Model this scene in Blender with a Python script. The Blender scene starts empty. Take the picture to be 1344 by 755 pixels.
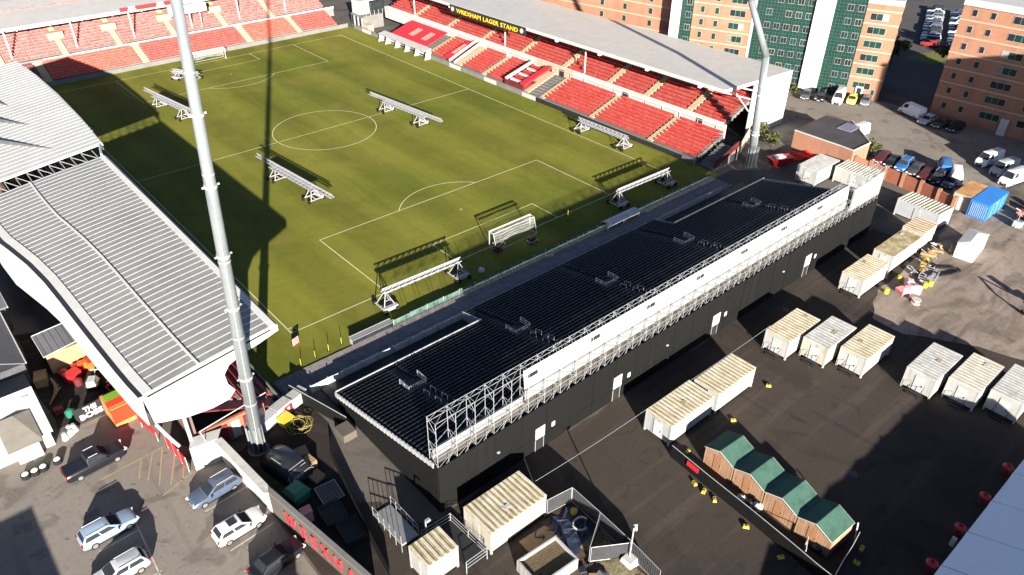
import bpy, bmesh, math, random
from mathutils import Vector, Matrix
random.seed(7)
S = bpy.context.scene
COL = S.collection
R = math.radians

# ------------------------------------------------------------------ camera, light, exposure
cam_d = bpy.data.cameras.new('camera'); cam = bpy.data.objects.new('camera', cam_d); COL.objects.link(cam)
S.camera = cam
YAW, PITCH, ROLL, FPX = 0.7203, -0.596, 0.0073, 982.49
cam.location = (-25.69, -67.29, 52.32)
_f = Vector((math.sin(YAW)*math.cos(PITCH), math.cos(YAW)*math.cos(PITCH), math.sin(PITCH)))
_r = Vector((math.cos(YAW), -math.sin(YAW), 0)); _u = _r.cross(_f)
_r2 = _r*math.cos(ROLL)+_u*math.sin(ROLL); _u2 = -_r*math.sin(ROLL)+_u*math.cos(ROLL)
cam.rotation_euler = Matrix((_r2, _u2, -_f)).transposed().to_euler()
cam_d.sensor_width = 36.0; cam_d.lens = FPX/1344*36.0
cam_d.clip_start = 1.0; cam_d.clip_end = 2000
S.render.resolution_x, S.render.resolution_y = 1024, 575

SUN_EL, SHADOW_AZ = R(15.2), R(64.3)          # shadows run towards +X+Y at this angle
sd = Vector((math.cos(SHADOW_AZ)*math.cos(SUN_EL), math.sin(SHADOW_AZ)*math.cos(SUN_EL), -math.sin(SUN_EL)))
sun_d = bpy.data.lights.new('sun', 'SUN'); sun = bpy.data.objects.new('sun', sun_d); COL.objects.link(sun)
sun.rotation_euler = sd.to_track_quat('-Z', 'Y').to_euler(); sun.location = (-60, -120, 80)
sun_d.energy = 5.0; sun_d.angle = R(0.5); sun_d.color = (1.0, 0.93, 0.82)
W = bpy.data.worlds.new('World'); S.world = W; W.use_nodes = True
nt = W.node_tree; bg = nt.nodes['Background']
sky = nt.nodes.new('ShaderNodeTexSky'); sky.sky_type = 'NISHITA'; sky.sun_disc = False
sky.sun_elevation = SUN_EL; sky.sun_rotation = math.atan2(-sd.x, -sd.y)
nt.links.new(sky.outputs[0], bg.inputs[0]); sky.air_density = 0.5; sky.dust_density = 0.3; sky.ozone_density = 1.4; bg.inputs[1].default_value = 0.05
S.view_settings.view_transform = 'Standard'; S.view_settings.look = 'None'
S.view_settings.gamma = 1.0; S.view_settings.exposure = 1.95; S.view_settings.use_curve_mapping = False

# ------------------------------------------------------------------ materials
MATS = {}
def mat(name, c1, c2=None, scale=0.6, rough=0.8, metal=0.0, bump=0.0, fine=None, alpha=None, spec=None, contrast=0.25, cell=None, layers=()):
    """procedural material: large noise mixes c1/c2, optional fine noise, world-space"""
    if name in MATS: return MATS[name]
    m = bpy.data.materials.new(name); m.use_nodes = True
    n = m.node_tree.nodes; l = m.node_tree.links; b = n['Principled BSDF']
    b.inputs['Roughness'].default_value = rough; b.inputs['Metallic'].default_value = metal
    if spec is None and rough >= 0.78: spec = 0.12
    if spec is not None: b.inputs['Specular IOR Level'].default_value = spec
    c2 = c2 or tuple(x*0.8 for x in c1)
    geo = n.new('ShaderNodeNewGeometry')
    if cell:
        v = n.new('ShaderNodeVectorMath'); v.operation = 'SCALE'; v.inputs['Scale'].default_value = cell
        fl = n.new('ShaderNodeVectorMath'); fl.operation = 'FLOOR'
        tx = n.new('ShaderNodeTexWhiteNoise'); l.new(geo.outputs['Position'], v.inputs[0]); l.new(v.outputs[0], fl.inputs[0]); l.new(fl.outputs[0], tx.inputs['Vector'])
        fac = tx.outputs['Value']
    else:
        tx = n.new('ShaderNodeTexNoise'); tx.inputs['Scale'].default_value = scale; tx.inputs['Detail'].default_value = 6; tx.inputs['Roughness'].default_value = 0.6
        l.new(geo.outputs['Position'], tx.inputs['Vector'])
        mr = n.new('ShaderNodeMapRange'); mr.inputs[1].default_value = 0.5-contrast; mr.inputs[2].default_value = 0.5+contrast
        l.new(tx.outputs['Fac'], mr.inputs[0]); fac = mr.outputs[0]
    mx = n.new('ShaderNodeMix'); mx.data_type = 'RGBA'
    mx.inputs['A'].default_value = (*c1, 1); mx.inputs['B'].default_value = (*c2, 1)
    l.new(fac, mx.inputs['Factor']); out = mx.outputs['Result']
    if fine:
        t2 = n.new('ShaderNodeTexNoise'); t2.inputs['Scale'].default_value = fine[0]; t2.inputs['Detail'].default_value = 3
        l.new(geo.outputs['Position'], t2.inputs['Vector'])
        m2 = n.new('ShaderNodeMapRange'); m2.inputs[1].default_value = 0.3; m2.inputs[2].default_value = 0.7
        m2.inputs[3].default_value = 1-fine[1]; m2.inputs[4].default_value = 1+fine[1]
        l.new(t2.outputs['Fac'], m2.inputs[0])
        mm = n.new('ShaderNodeVectorMath'); mm.operation = 'SCALE'; l.new(out, mm.inputs[0]); l.new(m2.outputs[0], mm.inputs['Scale']); out = mm.outputs[0]
    for (vs, dist, lo, hi, k) in layers:      # stains, tracks and repairs: stretched noise thresholds that scale the colour by k
        mp = n.new('ShaderNodeMapping'); mp.inputs['Scale'].default_value = vs[:3]; mp.inputs['Rotation'].default_value = (0,0,vs[3]); l.new(geo.outputs['Position'], mp.inputs['Vector'])
        tt = n.new('ShaderNodeTexNoise'); tt.inputs['Scale'].default_value = 1.0; tt.inputs['Detail'].default_value = 5; tt.inputs['Distortion'].default_value = dist; l.new(mp.outputs[0], tt.inputs['Vector'])
        r_ = n.new('ShaderNodeMapRange'); r_.inputs[1].default_value = lo; r_.inputs[2].default_value = hi; r_.inputs[3].default_value = 1.0; r_.inputs[4].default_value = k; l.new(tt.outputs['Fac'], r_.inputs[0])
        mm = n.new('ShaderNodeVectorMath'); mm.operation = 'SCALE'; l.new(out, mm.inputs[0]); l.new(r_.outputs[0], mm.inputs['Scale']); out = mm.outputs[0]
    l.new(out, b.inputs['Base Color'])
    if bump:
        bp = n.new('ShaderNodeBump'); bp.inputs['Strength'].default_value = bump; bp.inputs['Distance'].default_value = 0.05
        t3 = n.new('ShaderNodeTexNoise'); t3.inputs['Scale'].default_value = 6; t3.inputs['Detail'].default_value = 5
        l.new(geo.outputs['Position'], t3.inputs['Vector']); l.new(t3.outputs['Fac'], bp.inputs['Height']); l.new(bp.outputs[0], b.inputs['Normal'])
    if alpha is not None: b.inputs['Alpha'].default_value = alpha
    MATS[name] = m; return m

def grass_mat():
    m = mat('pitch_grass', (0.170, 0.163, 0.025), (0.104, 0.121, 0.014), scale=0.035, rough=0.9, fine=(1.2, 0.06), bump=0.2, contrast=0.16, layers=(((0.5,0.06,1,0),0.4,0.48,0.70,0.86),((0.12,0.12,1,0),1.0,0.52,0.66,0.90)))
    n = m.node_tree.nodes; l = m.node_tree.links; b = n['Principled BSDF']
    src = b.inputs['Base Color'].links[0].from_socket
    geo = n.new('ShaderNodeNewGeometry'); sx = n.new('ShaderNodeSeparateXYZ'); l.new(geo.outputs['Position'], sx.inputs[0])
    acc = None
    for ax, per, lo in (('X', 10.97, 0.85),):
        d = n.new('ShaderNodeMath'); d.operation = 'MULTIPLY'; d.inputs[1].default_value = 2*math.pi/per; l.new(sx.outputs[ax], d.inputs[0])
        s = n.new('ShaderNodeMath'); s.operation = 'SINE'; l.new(d.outputs[0], s.inputs[0])
        k = n.new('ShaderNodeMapRange'); k.inputs[1].default_value = -0.7; k.inputs[2].default_value = 0.7; k.inputs[3].default_value = lo; k.inputs[4].default_value = 1.06; l.new(s.outputs[0], k.inputs[0])
        v = n.new('ShaderNodeVectorMath'); v.operation = 'SCALE'; l.new(src, v.inputs[0]); l.new(k.outputs[0], v.inputs['Scale']); src = v.outputs[0]
    # worn patches: goal mouths, centre
    t = n.new('ShaderNodeTexNoise'); t.inputs['Scale'].default_value = 0.16; t.inputs['Detail'].default_value = 7; l.new(geo.outputs['Position'], t.inputs['Vector'])
    k = n.new('ShaderNodeMapRange'); k.inputs[1].default_value = 0.54; k.inputs[2].default_value = 0.74; k.inputs[4].default_value = 0.55; l.new(t.outputs['Fac'], k.inputs[0])
    mx = n.new('ShaderNodeMix'); mx.data_type = 'RGBA'; mx.inputs['B'].default_value = (0.18, 0.15, 0.036, 1); l.new(k.outputs[0], mx.inputs['Factor']); l.new(src, mx.inputs['A'])
    l.new(mx.outputs['Result'], b.inputs['Base Color']); return m

WHITE = mat('white_paint', (0.44, 0.435, 0.42), (0.37, 0.365, 0.35), scale=0.5, rough=0.55)
WHITESHEET = mat('white_sheeting', (0.50, 0.50, 0.50), (0.42, 0.42, 0.42), scale=0.4, rough=0.5, layers=(((1.5,1.5,0.3,0),0.3,0.5,0.7,0.82),))
LINE = mat('line_paint', (0.62, 0.60, 0.40), (0.40, 0.38, 0.18), scale=1.5, rough=0.9)
STEEL = mat('galvanised_steel', (0.50, 0.51, 0.52), (0.36, 0.37, 0.38), scale=2.0, rough=0.45, metal=0.35)
SCAF = mat('scaffold_tube', (0.29, 0.30, 0.31), (0.20, 0.21, 0.22), scale=2.0, rough=0.5, metal=0.1)
DARK = mat('dark_metal', (0.012, 0.012, 0.013), (0.02, 0.02, 0.021), rough=0.5)
BLACKCLAD = mat('black_cladding', (0.0050, 0.0051, 0.0052), (0.0062, 0.0062, 0.0062), scale=0.35, rough=0.75, fine=(1.2, 0.06), spec=0.15)
BLACKSEAT = mat('black_seat', (0.016, 0.018, 0.021), (0.026, 0.028, 0.033), cell=2.0, rough=0.38)
BLACKDECK = mat('black_deck', (0.010, 0.010, 0.011), (0.016, 0.016, 0.018), rough=0.6, scale=0.8)
ASPH = mat('old_asphalt', (0.120, 0.105, 0.092), (0.085, 0.075, 0.067), scale=0.12, rough=0.93, fine=(2.5, 0.08), bump=0.15, layers=(((0.25,0.25,1,0),0.5,0.52,0.66,0.72),))
YARD = mat('yard_asphalt', (0.042, 0.034, 0.029), (0.053, 0.043, 0.036), scale=0.06, rough=0.93, fine=(3.0, 0.07), bump=0.10, layers=(((0.10,0.10,1,0),0.8,0.53,0.62,0.80),((0.045,0.9,1,0.35),0.3,0.55,0.68,1.28),((0.9,0.05,1,0.2),0.3,0.58,0.70,0.78),((0.35,0.35,1,0),1.5,0.60,0.66,0.82)))
PARK = mat('car_park_asphalt', (0.225, 0.198, 0.172), (0.165, 0.146, 0.128), scale=0.10, rough=0.93, fine=(3.0, 0.07), bump=0.12, layers=(((0.3,0.3,1,0),1.0,0.55,0.63,0.72),((0.9,0.06,1,0.1),0.3,0.58,0.72,0.80),((1.6,1.6,1,0),0.8,0.66,0.70,0.55)))
DIRT = mat('trampled_dirt', (0.275, 0.222, 0.185), (0.185, 0.150, 0.126), scale=0.14, rough=0.97, fine=(1.6, 0.10), bump=0.5, contrast=0.18, layers=(((0.12,0.30,1,0.6),1.2,0.50,0.62,0.68),((0.06,0.8,1,0.5),0.4,0.54,0.68,0.75),((0.7,0.7,1,0),1.0,0.60,0.70,0.70)))
CONC = mat('concrete', (0.17, 0.163, 0.155), (0.125, 0.12, 0.113), scale=0.5, rough=0.9, fine=(4, 0.08))
PAVE = mat('walkway_paving', (0.22, 0.20, 0.20), (0.16, 0.145, 0.145), scale=0.6, rough=0.9, fine=(3, 0.15))
RED = mat('red_paint', (0.50, 0.018, 0.022), (0.40, 0.012, 0.016), rough=0.5)
REDSEAT = mat('red_seat', (0.42, 0.022, 0.018), (0.50, 0.062, 0.045), cell=2.0, rough=0.5)
FADEDSEAT = mat('faded_red_seat', (0.38, 0.045, 0.040), (0.50, 0.140, 0.122), cell=2.0, rough=0.55)
ORANGESEAT = mat('orange_red_seat', (0.44, 0.045, 0.026), (0.52, 0.095, 0.060), cell=2.0, rough=0.5)
DARKRED = mat('dark_red', (0.14, 0.014, 0.016), (0.09, 0.010, 0.012), rough=0.6)
TAN = mat('tan_step', (0.36, 0.27, 0.165), (0.42, 0.335, 0.235), scale=1.5, rough=0.85)
YELLOW = mat('yellow_paint', (0.46, 0.36, 0.03), (0.36, 0.28, 0.03), rough=0.6)
ROOFGREY = mat('stand_roof_sheet', (0.46, 0.435, 0.40), (0.41, 0.39, 0.362), scale=0.10, rough=0.55, fine=(0.6, 0.06))
RIBGREY = mat('translucent_roof_sheet', (0.185, 0.184, 0.176), (0.228, 0.225, 0.214), scale=0.35, rough=0.45, fine=(1.5, 0.06), layers=(((0.5,0.15,1,0),0.3,0.5,0.7,0.88),))
BRICK = mat('orange_brick', (0.315, 0.160, 0.105), (0.265, 0.130, 0.083), scale=0.5, rough=0.9, fine=(5, 0.10), layers=(((0.35,0.35,0.08,0),0.3,0.52,0.70,0.80),))
BRICK2 = mat('red_brick', (0.33, 0.120, 0.075), (0.25, 0.088, 0.055), scale=0.6, rough=0.92, fine=(5, 0.16))
BAND = mat('stone_band', (0.44, 0.30, 0.22), (0.37, 0.25, 0.18), rough=0.85)
GLASSG = mat('green_glass', (0.006, 0.028, 0.023), (0.014, 0.050, 0.040), scale=0.9, rough=0.2, spec=0.35)
GLASSD = mat('dark_glass', (0.010, 0.013, 0.016), (0.022, 0.026, 0.030), scale=1.5, rough=0.3, spec=0.25)
PANEL = mat('render_panel', (0.52, 0.51, 0.48), (0.46, 0.45, 0.43), scale=0.2, rough=0.8)
WOOD = mat('shed_wood', (0.34, 0.205, 0.130), (0.25, 0.145, 0.09), scale=1.2, rough=0.85, layers=(((1,6,0.3,0),0.2,0.5,0.7,0.7),))
PALLET = mat('pallet_wood', (0.34, 0.24, 0.14), (0.22, 0.15, 0.09), scale=2.0, rough=0.9)
GREENROOF = mat('green_felt', (0.050, 0.108, 0.082), (0.040, 0.088, 0.068), scale=0.8, rough=0.85, fine=(4, 0.08), layers=(((0.8,0.8,0.8,0),0.5,0.52,0.68,0.8),))
CABIN = mat('cabin_white', (0.36, 0.36, 0.345), (0.30, 0.295, 0.28), scale=0.7, rough=0.6, layers=(((2.5,2.5,0.15,0),0.2,0.56,0.72,0.70),))
CABIN2 = mat('cabin_cream', (0.38, 0.355, 0.30), (0.31, 0.285, 0.235), scale=0.9, rough=0.6, layers=(((2.0,2.0,0.15,0),0.2,0.52,0.70,0.65),))
CABIN3 = mat('cabin_pale_grey', (0.31, 0.325, 0.33), (0.26, 0.27, 0.275), scale=0.8, rough=0.6, layers=(((2.2,2.2,0.2,0),0.2,0.54,0.70,0.70),))
CABINGREY = mat('cabin_grey', (0.40, 0.41, 0.42), (0.33, 0.34, 0.35), scale=0.7, rough=0.6)
ROOF_TAN = mat('mossy_cabin_roof', (0.22, 0.17, 0.075), (0.42, 0.36, 0.24), scale=0.8, rough=0.85, fine=(3, 0.2), contrast=0.15)
ROOF_WHITE = mat('pale_cabin_roof', (0.44, 0.44, 0.43), (0.31, 0.30, 0.28), scale=0.8, rough=0.8, fine=(3, 0.12), contrast=0.18)
ROOF_RIB = mat('cabin_roof_rib', (0.56, 0.53, 0.46), (0.36, 0.31, 0.21), scale=1.0, rough=0.75, contrast=0.18)
ROOF_RUST = mat('rusty_roof', (0.28, 0.13, 0.05), (0.38, 0.25, 0.13), scale=0.9, rough=0.9, contrast=0.15)
BLUE = mat('blue_container', (0.02, 0.16, 0.46), (0.025, 0.13, 0.38), rough=0.55)
SLATE = mat('slate_roof', (0.080, 0.082, 0.090), (0.055, 0.057, 0.063), scale=1.0, rough=0.8, fine=(5, 0.2))
RENDERW = mat('white_render', (0.44, 0.43, 0.40), (0.36, 0.35, 0.325), scale=0.6, rough=0.85, layers=(((0.8,0.8,0.4,0),0.5,0.55,0.7,0.75),))
TARP = mat('black_tarp', (0.008, 0.009, 0.012), (0.014, 0.015, 0.018), rough=0.32)
RUBBER = mat('tyre_rubber', (0.012, 0.012, 0.012), (0.018, 0.018, 0.018), rough=0.85)
RIM = mat('wheel_rim', (0.45, 0.45, 0.46), (0.36, 0.36, 0.37), rough=0.3, metal=0.7)
LAMPW = mat('lamp_lens', (0.75, 0.75, 0.72), rough=0.15)
TAIL = mat('tail_lens', (0.35, 0.01, 0.01), rough=0.2)
MARQ = mat('marquee_canvas', (0.88, 0.88, 0.89), (0.83, 0.83, 0.85), scale=0.35, rough=0.6)
BLUETARP = mat('blue_tarp', (0.012, 0.018, 0.042), (0.020, 0.027, 0.055), scale=1.2, rough=0.5)
GREENB = mat('green_plastic', (0.015, 0.14, 0.085), (0.012, 0.11, 0.07), rough=0.5)
PINK = mat('pink_plastic', (0.55, 0.16, 0.20), (0.62, 0.30, 0.30), scale=2, rough=0.7)
DKGREEN = mat('green_mesh', (0.045, 0.10, 0.08), (0.12, 0.17, 0.15), scale=0.8, rough=0.8)
WALLGREY = mat('dark_rendered_wall', (0.10, 0.088, 0.074), (0.075, 0.066, 0.056), scale=0.6, rough=0.9)
LEAF = mat('leaf', (0.045, 0.058, 0.016), (0.075, 0.070, 0.028), scale=2, rough=0.8)
BARK = mat('bark', (0.06, 0.045, 0.03), rough=0.95)
GREYSHED = mat('grey_shed_roof', (0.115, 0.115, 0.13), (0.085, 0.085, 0.098), scale=0.5, rough=0.75)
NET = mat('net_cord', (0.72, 0.72, 0.70), rough=0.8)

# ------------------------------------------------------------------ mesh builder
class MB:
    def __init__(s): s.v = []; s.f = []
    def add(s, vs, fs):
        o = len(s.v); s.v += [tuple(p) for p in vs]; s.f += [tuple(i+o for i in f) for f in fs]; return s
    def box(s, x0, x1, y0, y1, z0, z1):
        return s.add([(x0,y0,z0),(x1,y0,z0),(x1,y1,z0),(x0,y1,z0),(x0,y0,z1),(x1,y0,z1),(x1,y1,z1),(x0,y1,z1)],
                     [(0,3,2,1),(4,5,6,7),(0,1,5,4),(1,2,6,5),(2,3,7,6),(3,0,4,7)])
    def obox(s, c, size, rz=0.0, ry=0.0):
        m = Matrix.Rotation(rz, 3, 'Z') @ Matrix.Rotation(ry, 3, 'Y'); hx, hy, hz = [q/2 for q in size]; c = Vector(c)
        vs = [c + m @ Vector(p) for p in ((-hx,-hy,-hz),(hx,-hy,-hz),(hx,hy,-hz),(-hx,hy,-hz),(-hx,-hy,hz),(hx,-hy,hz),(hx,hy,hz),(-hx,hy,hz))]
        return s.add(vs, [(0,3,2,1),(4,5,6,7),(0,1,5,4),(1,2,6,5),(2,3,7,6),(3,0,4,7)])
    def tube(s, p, q, r, n=4, r2=None, cap=True):
        p, q = Vector(p), Vector(q); d = (q-p)
        if d.length < 1e-6: return s
        d.normalize(); a = d.orthogonal().normalized(); b = d.cross(a); r2 = r if r2 is None else r2
        vs = [p+(a*math.cos(2*math.pi*i/n)+b*math.sin(2*math.pi*i/n))*r for i in range(n)] + [q+(a*math.cos(2*math.pi*i/n)+b*math.sin(2*math.pi*i/n))*r2 for i in range(n)]
        fs = [(i,(i+1)%n,n+(i+1)%n,n+i) for i in range(n)]
        if cap: fs += [tuple(range(n-1,-1,-1)), tuple(range(n,2*n))]
        return s.add(vs, fs)
    def path(s, pts, r, n=6):
        for a, b in zip(pts, pts[1:]): s.tube(a, b, r, n)
        return s
    def prism(s, poly, z0, z1):
        n = len(poly)
        return s.add([(x,y,z0) for x,y in poly]+[(x,y,z1) for x,y in poly], [tuple(range(n-1,-1,-1)), tuple(range(n,2*n))]+[(i,(i+1)%n,n+(i+1)%n,n+i) for i in range(n)])
    def slab(s, quad, t):
        """thick sheet on a polygon (list of 3D pts), thickness t along -normal"""
        q = [Vector(a) for a in quad]; nrm = (q[1]-q[0]).cross(q[2]-q[0]).normalized(); n = len(q)
        return s.add(q+[a-nrm*t for a in q], [tuple(range(n)), tuple(range(2*n-1,n-1,-1))]+[(i,n+i,n+(i+1)%n,(i+1)%n) for i in range(n)])
    def cyl(s, c, r, h, n=12, r2=None): return s.tube(c, (c[0],c[1],c[2]+h), r, n, r2)
    def mesh(s, name, m, smooth=False):
        me = bpy.data.meshes.new(name); me.from_pydata([tuple(v) for v in s.v], [], s.f); me.update()
        if m: me.materials.append(m)
        if smooth: me.polygons.foreach_set('use_smooth', [True]*len(me.polygons))
        return me
    def build(s, name, m, parent=None, world=True, smooth=False, **kw):
        """link as one mesh object; world=True: coordinates are world, made local to an unrotated parent"""
        if parent is not None and world:
            o = parent.location
            if parent.parent: o = o + parent.parent.location
            s.v = [(a[0]-o[0], a[1]-o[1], a[2]-o[2]) for a in s.v]
        ob = bpy.data.objects.new(name, s.mesh(name, m, smooth)); COL.objects.link(ob)
        if parent is not None: ob.parent = parent
        for k, v in kw.items(): ob[k] = v
        return ob
def center_build(mb, name, m, loc, **kw):
    """top-level single-mesh thing with its origin at loc"""
    mb.v = [(a[0]-loc[0], a[1]-loc[1], a[2]-loc[2]) for a in mb.v]
    ob = mb.build(name, m); ob.location = loc
    for k, v in kw.items(): ob[k] = v
    return ob
def thing(name, label, cat, loc=(0,0,0), rz=0.0, group=None):
    o = bpy.data.objects.new(name, None); COL.objects.link(o); o.location = loc; o.rotation_euler = (0,0,rz); o.empty_display_size = 0.5
    o['label'] = label; o['category'] = cat
    if group: o['group'] = group
    return o
def struct(mb, name, m): return mb.build(name, m, kind='structure')
def ragged(poly, amp=0.5, step=1.6):
    out = []
    for a, b in zip(poly, poly[1:]+poly[:1]):
        a, b = Vector(a), Vector(b); L = (b-a).length; n = max(1, int(L/step)) if L < 60 else 1; d = (b-a)/max(L,1e-6); nn = Vector((-d.y, d.x))
        for k in range(n):
            w = 0 if k == 0 else amp*(random.uniform(-0.5,0.5)+0.9*math.sin(k*0.55+a.x)); out.append(tuple(a+(b-a)*(k/n)+nn*w))
    return out
def sheet(poly, z): return MB().add([(x,y,z) for x,y in poly], [tuple(range(len(poly)))])
def inst(name, me, parent, loc=(0,0,0), rz=0.0, material=None):
    o = bpy.data.objects.new(name, me); COL.objects.link(o); o.parent = parent; o.location = loc; o.rotation_euler = (0,0,rz)
    if material: o.material_slots[0].link = 'OBJECT'; o.material_slots[0].material = material
    return o
def text_mesh(body, size, extr=0.03, offset=0.0, space=1.0):
    cu = bpy.data.curves.new('t', 'FONT'); cu.body = body; cu.size = size; cu.extrude = extr; cu.offset = offset; cu.space_character = space
    cu.align_x = 'LEFT'; cu.resolution_u = 2
    ob = bpy.data.objects.new('t', cu); COL.objects.link(ob); bpy.context.view_layer.update()
    me = bpy.data.meshes.new_from_object(ob.evaluated_get(bpy.context.evaluated_depsgraph_get())); bpy.data.objects.remove(ob); return me
def letters(body, me_name, m, parent, origin, xdir, size, width, extr=0.03, offset=0.01, updir=(0,0,1), space=1.0):
    """mesh text fitted to `width`, laid out from origin along xdir (world), upright along updir"""
    me = text_mesh(body, size, extr, offset, space); me.name = me_name
    w = max(v.co.x for v in me.vertices); k = width/w
    xd = Vector(xdir).normalized(); up = Vector(updir).normalized(); nz = xd.cross(up)
    o = Vector(origin) - parent.location
    for v in me.vertices: v.co = o + xd*(v.co.x*k) + up*v.co.y + nz*v.co.z
    me.materials.clear(); me.materials.append(m)
    ob = bpy.data.objects.new(me_name, me); COL.objects.link(ob); ob.parent = parent; return ob
ORD = ['first','second','third','fourth','fifth','sixth','seventh','eighth','ninth','tenth','eleventh','twelfth','thirteenth','fourteenth']

PW, PL = 65.84, 101.79
# ------------------------------------------------------------------ ground sheets
struct(sheet([(-900,-900),(900,-900),(900,900),(-900,900)], 0.0), 'ground', ASPH)
struct(sheet([(-60,-70),(-13.2,-70),(-13.2,-14),(-16.6,-8),(-17,0),(-60,0)], 0.004), 'car_park', PARK)
struct(sheet(ragged([(-13.0,-95),(95,-95),(95,-46),(74,-39.5),(74,-31.5),(60,-31.0),(52,-31.2),(-4.0,-31.6),(-5.5,-27),(-8.0,-24),(-13.0,-22)],0.35), 0.006), 'yard', YARD)
struct(sheet(ragged([(53.3,-41.8),(56.5,-40.2),(62,-39.5),(72,-39.2),(79,-38.2),(86,-36),(97,-41),(97,-75),(70,-75),(58.8,-57.2),(55.5,-49.5),(53.0,-45.5)]), 0.012), 'dirt_area', DIRT)
struct(sheet(ragged([(-24.4,0.8),(-16.2,0.0),(-15.4,16),(-24.0,20)],0.25), 0.010), 'clutter_yard', mat('dark_tarmac_and_shade',(0.022,0.018,0.016),(0.032,0.026,0.023),scale=0.3,rough=0.95,layers=(((0.6,0.6,1,0),1.0,0.55,0.65,1.5),)))
struct(sheet(ragged([(-12.9,-22.4),(-13.3,-13.6),(-10.5,-13.0),(-4.6,-10.2),(-4.0,-15.5),(-6.2,-20),(-9.0,-33.5),(-11.2,-33.5)],0.2), 0.010), 'storage_yard', MATS['dark_tarmac_and_shade'])  # dark tarmac sheet whose near-black tone also paints in shade over this strip
struct(sheet([(86,10),(118,7.5),(124,-8),(124.2,-34),(112,-40),(99,-37.5),(91,-34),(91,-8)], 0.004), 'rear_car_park', PARK)
struct(sheet([(128,-16),(160,-20),(260,-10),(260,60),(160,10),(131,-4)], 0.008), 'side_road', mat('road_asphalt', (0.085,0.08,0.078), (0.065,0.062,0.06), scale=0.2, rough=0.9))
struct(sheet([(155,3.5),(155.5,-3.5),(168,-4.5),(169,0)], 0.016), 'grass_verge', mat('verge_grass', (0.10,0.12,0.03), (0.14,0.14,0.04), scale=0.5, rough=0.95))
for i, (x, y) in enumerate(((12.5,-40.5),(33.5,-47.5),(29,-52.5),(47,-34.2),(10.5,-51.5),(38,-43.5))):
    MB().cyl((x,y,0.007),0.42,0.008,14).build('manhole_cover', mat('cast_iron',(0.03,0.028,0.026),(0.045,0.04,0.036),rough=0.6), bpy.data.objects['yard'])
pitch = struct(sheet([(-7.5,-7.0),(-2,-6.9),(4,-6.45),(71.6,-6.45),(71.6,106.6),(-7.5,106.6)], 0.02), 'pitch', grass_mat())
ZL = 0.027; LW = 0.065
def seg(a, b, name, w=LW):
    a, b = Vector((*a, ZL)), Vector((*b, ZL)); d = (b-a).normalized(); n = Vector((-d.y, d.x, 0))*w
    MB().add([a-n-d*w, b-n+d*w, b+n+d*w, a+n-d*w], [(0,1,2,3)]).build(name, LINE, pitch)
def arc(c, r, a0, a1, name, n=40, w=LW):
    m = MB()
    for i in range(n):
        t0, t1 = a0+(a1-a0)*i/n, a0+(a1-a0)*(i+1)/n
        m.add([(c[0]+(r+s)*math.cos(t), c[1]+(r+s)*math.sin(t), ZL) for t, s in ((t0,-w),(t1,-w),(t1,w),(t0,w))], [(3,2,1,0)])
    m.build(name, LINE, pitch)
cx = PW/2
seg((LW*2.2,0),(PW-LW*2.2,0),'goal_line'); seg((LW*2.2,PL),(PW-LW*2.2,PL),'goal_line'); seg((0,0),(0,PL),'touchline'); seg((PW,0),(PW,PL),'touchline')
seg((LW*2.2,PL/2),(PW-LW*2.2,PL/2),'halfway_line'); arc((cx,PL/2),9.15,0,2*math.pi,'centre_circle',72)
for gy, sg in ((0,1),(PL,-1)):
    for hw, dp, nm in ((20.16,16.5,'penalty_area_line'),(9.16,5.5,'goal_area_line')):
        e = LW*2.2*sg
        seg((cx-hw,gy+e),(cx-hw,gy+sg*dp-e),nm); seg((cx+hw,gy+e),(cx+hw,gy+sg*dp-e),nm); seg((cx-hw,gy+sg*dp),(cx+hw,gy+sg*dp),nm)
    a = math.acos(5.5/9.15); b0 = (math.pi/2 if sg > 0 else -math.pi/2)
    arc((cx,gy+sg*11),9.05,b0-a+0.02,b0+a-0.02,'penalty_arc',24); arc((cx,gy+sg*11),0.08,0,2*math.pi,'penalty_spot',10,0.08)
for (px, py, a0) in ((0,0,0),(PW,0,math.pi/2),(PW,PL,math.pi),(0,PL,1.5*math.pi)): arc((px,py),1.0,a0+0.12,a0+math.pi/2-0.12,'corner_arc',8)
arc((cx,PL/2),0.08,0,2*math.pi,'centre_spot',10,0.08)

# ------------------------------------------------------------------ seating helpers
def seat_row(mb, p0, al, bk, length, skip=(), pitch=0.5, h=0.38, back=0.30, start=0.0):
    """a row of tip-up seats from p0 along unit `al`; `bk` unit vector pointing to the row behind"""
    p0 = Vector(p0); al = Vector((*al,0)); bk = Vector((*bk,0)); z = Vector((0,0,1)); n = int(length/pitch)
    for i in range(n):
        s = start + (i+0.5)*pitch
        if any(a <= s <= b for a, b in skip): continue
        c = p0 + al*(i+0.5)*pitch; w = al*0.21
        a = c - w + z*(h-0.04); b = c + w + z*(h-0.04); q = bk*0.27
        mb.add([a,b,b+q,a+q, a+z*0.05,b+z*0.05,b+q+z*0.05,a+q+z*0.05], [(4,5,6,7),(0,1,5,4),(1,2,6,5),(3,0,4,7)])
        a = c - w + bk*0.27 + z*h; b = c + w + bk*0.27 + z*h; q = bk*0.05; t = z*back + bk*0.06
        mb.add([a,b,b+q,a+q, a+t,b+t,b+q+t,a+q+t], [(4,5,6,7),(0,1,5,4),(1,2,6,5),(2,3,7,6),(3,0,4,7)])
    return mb
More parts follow.
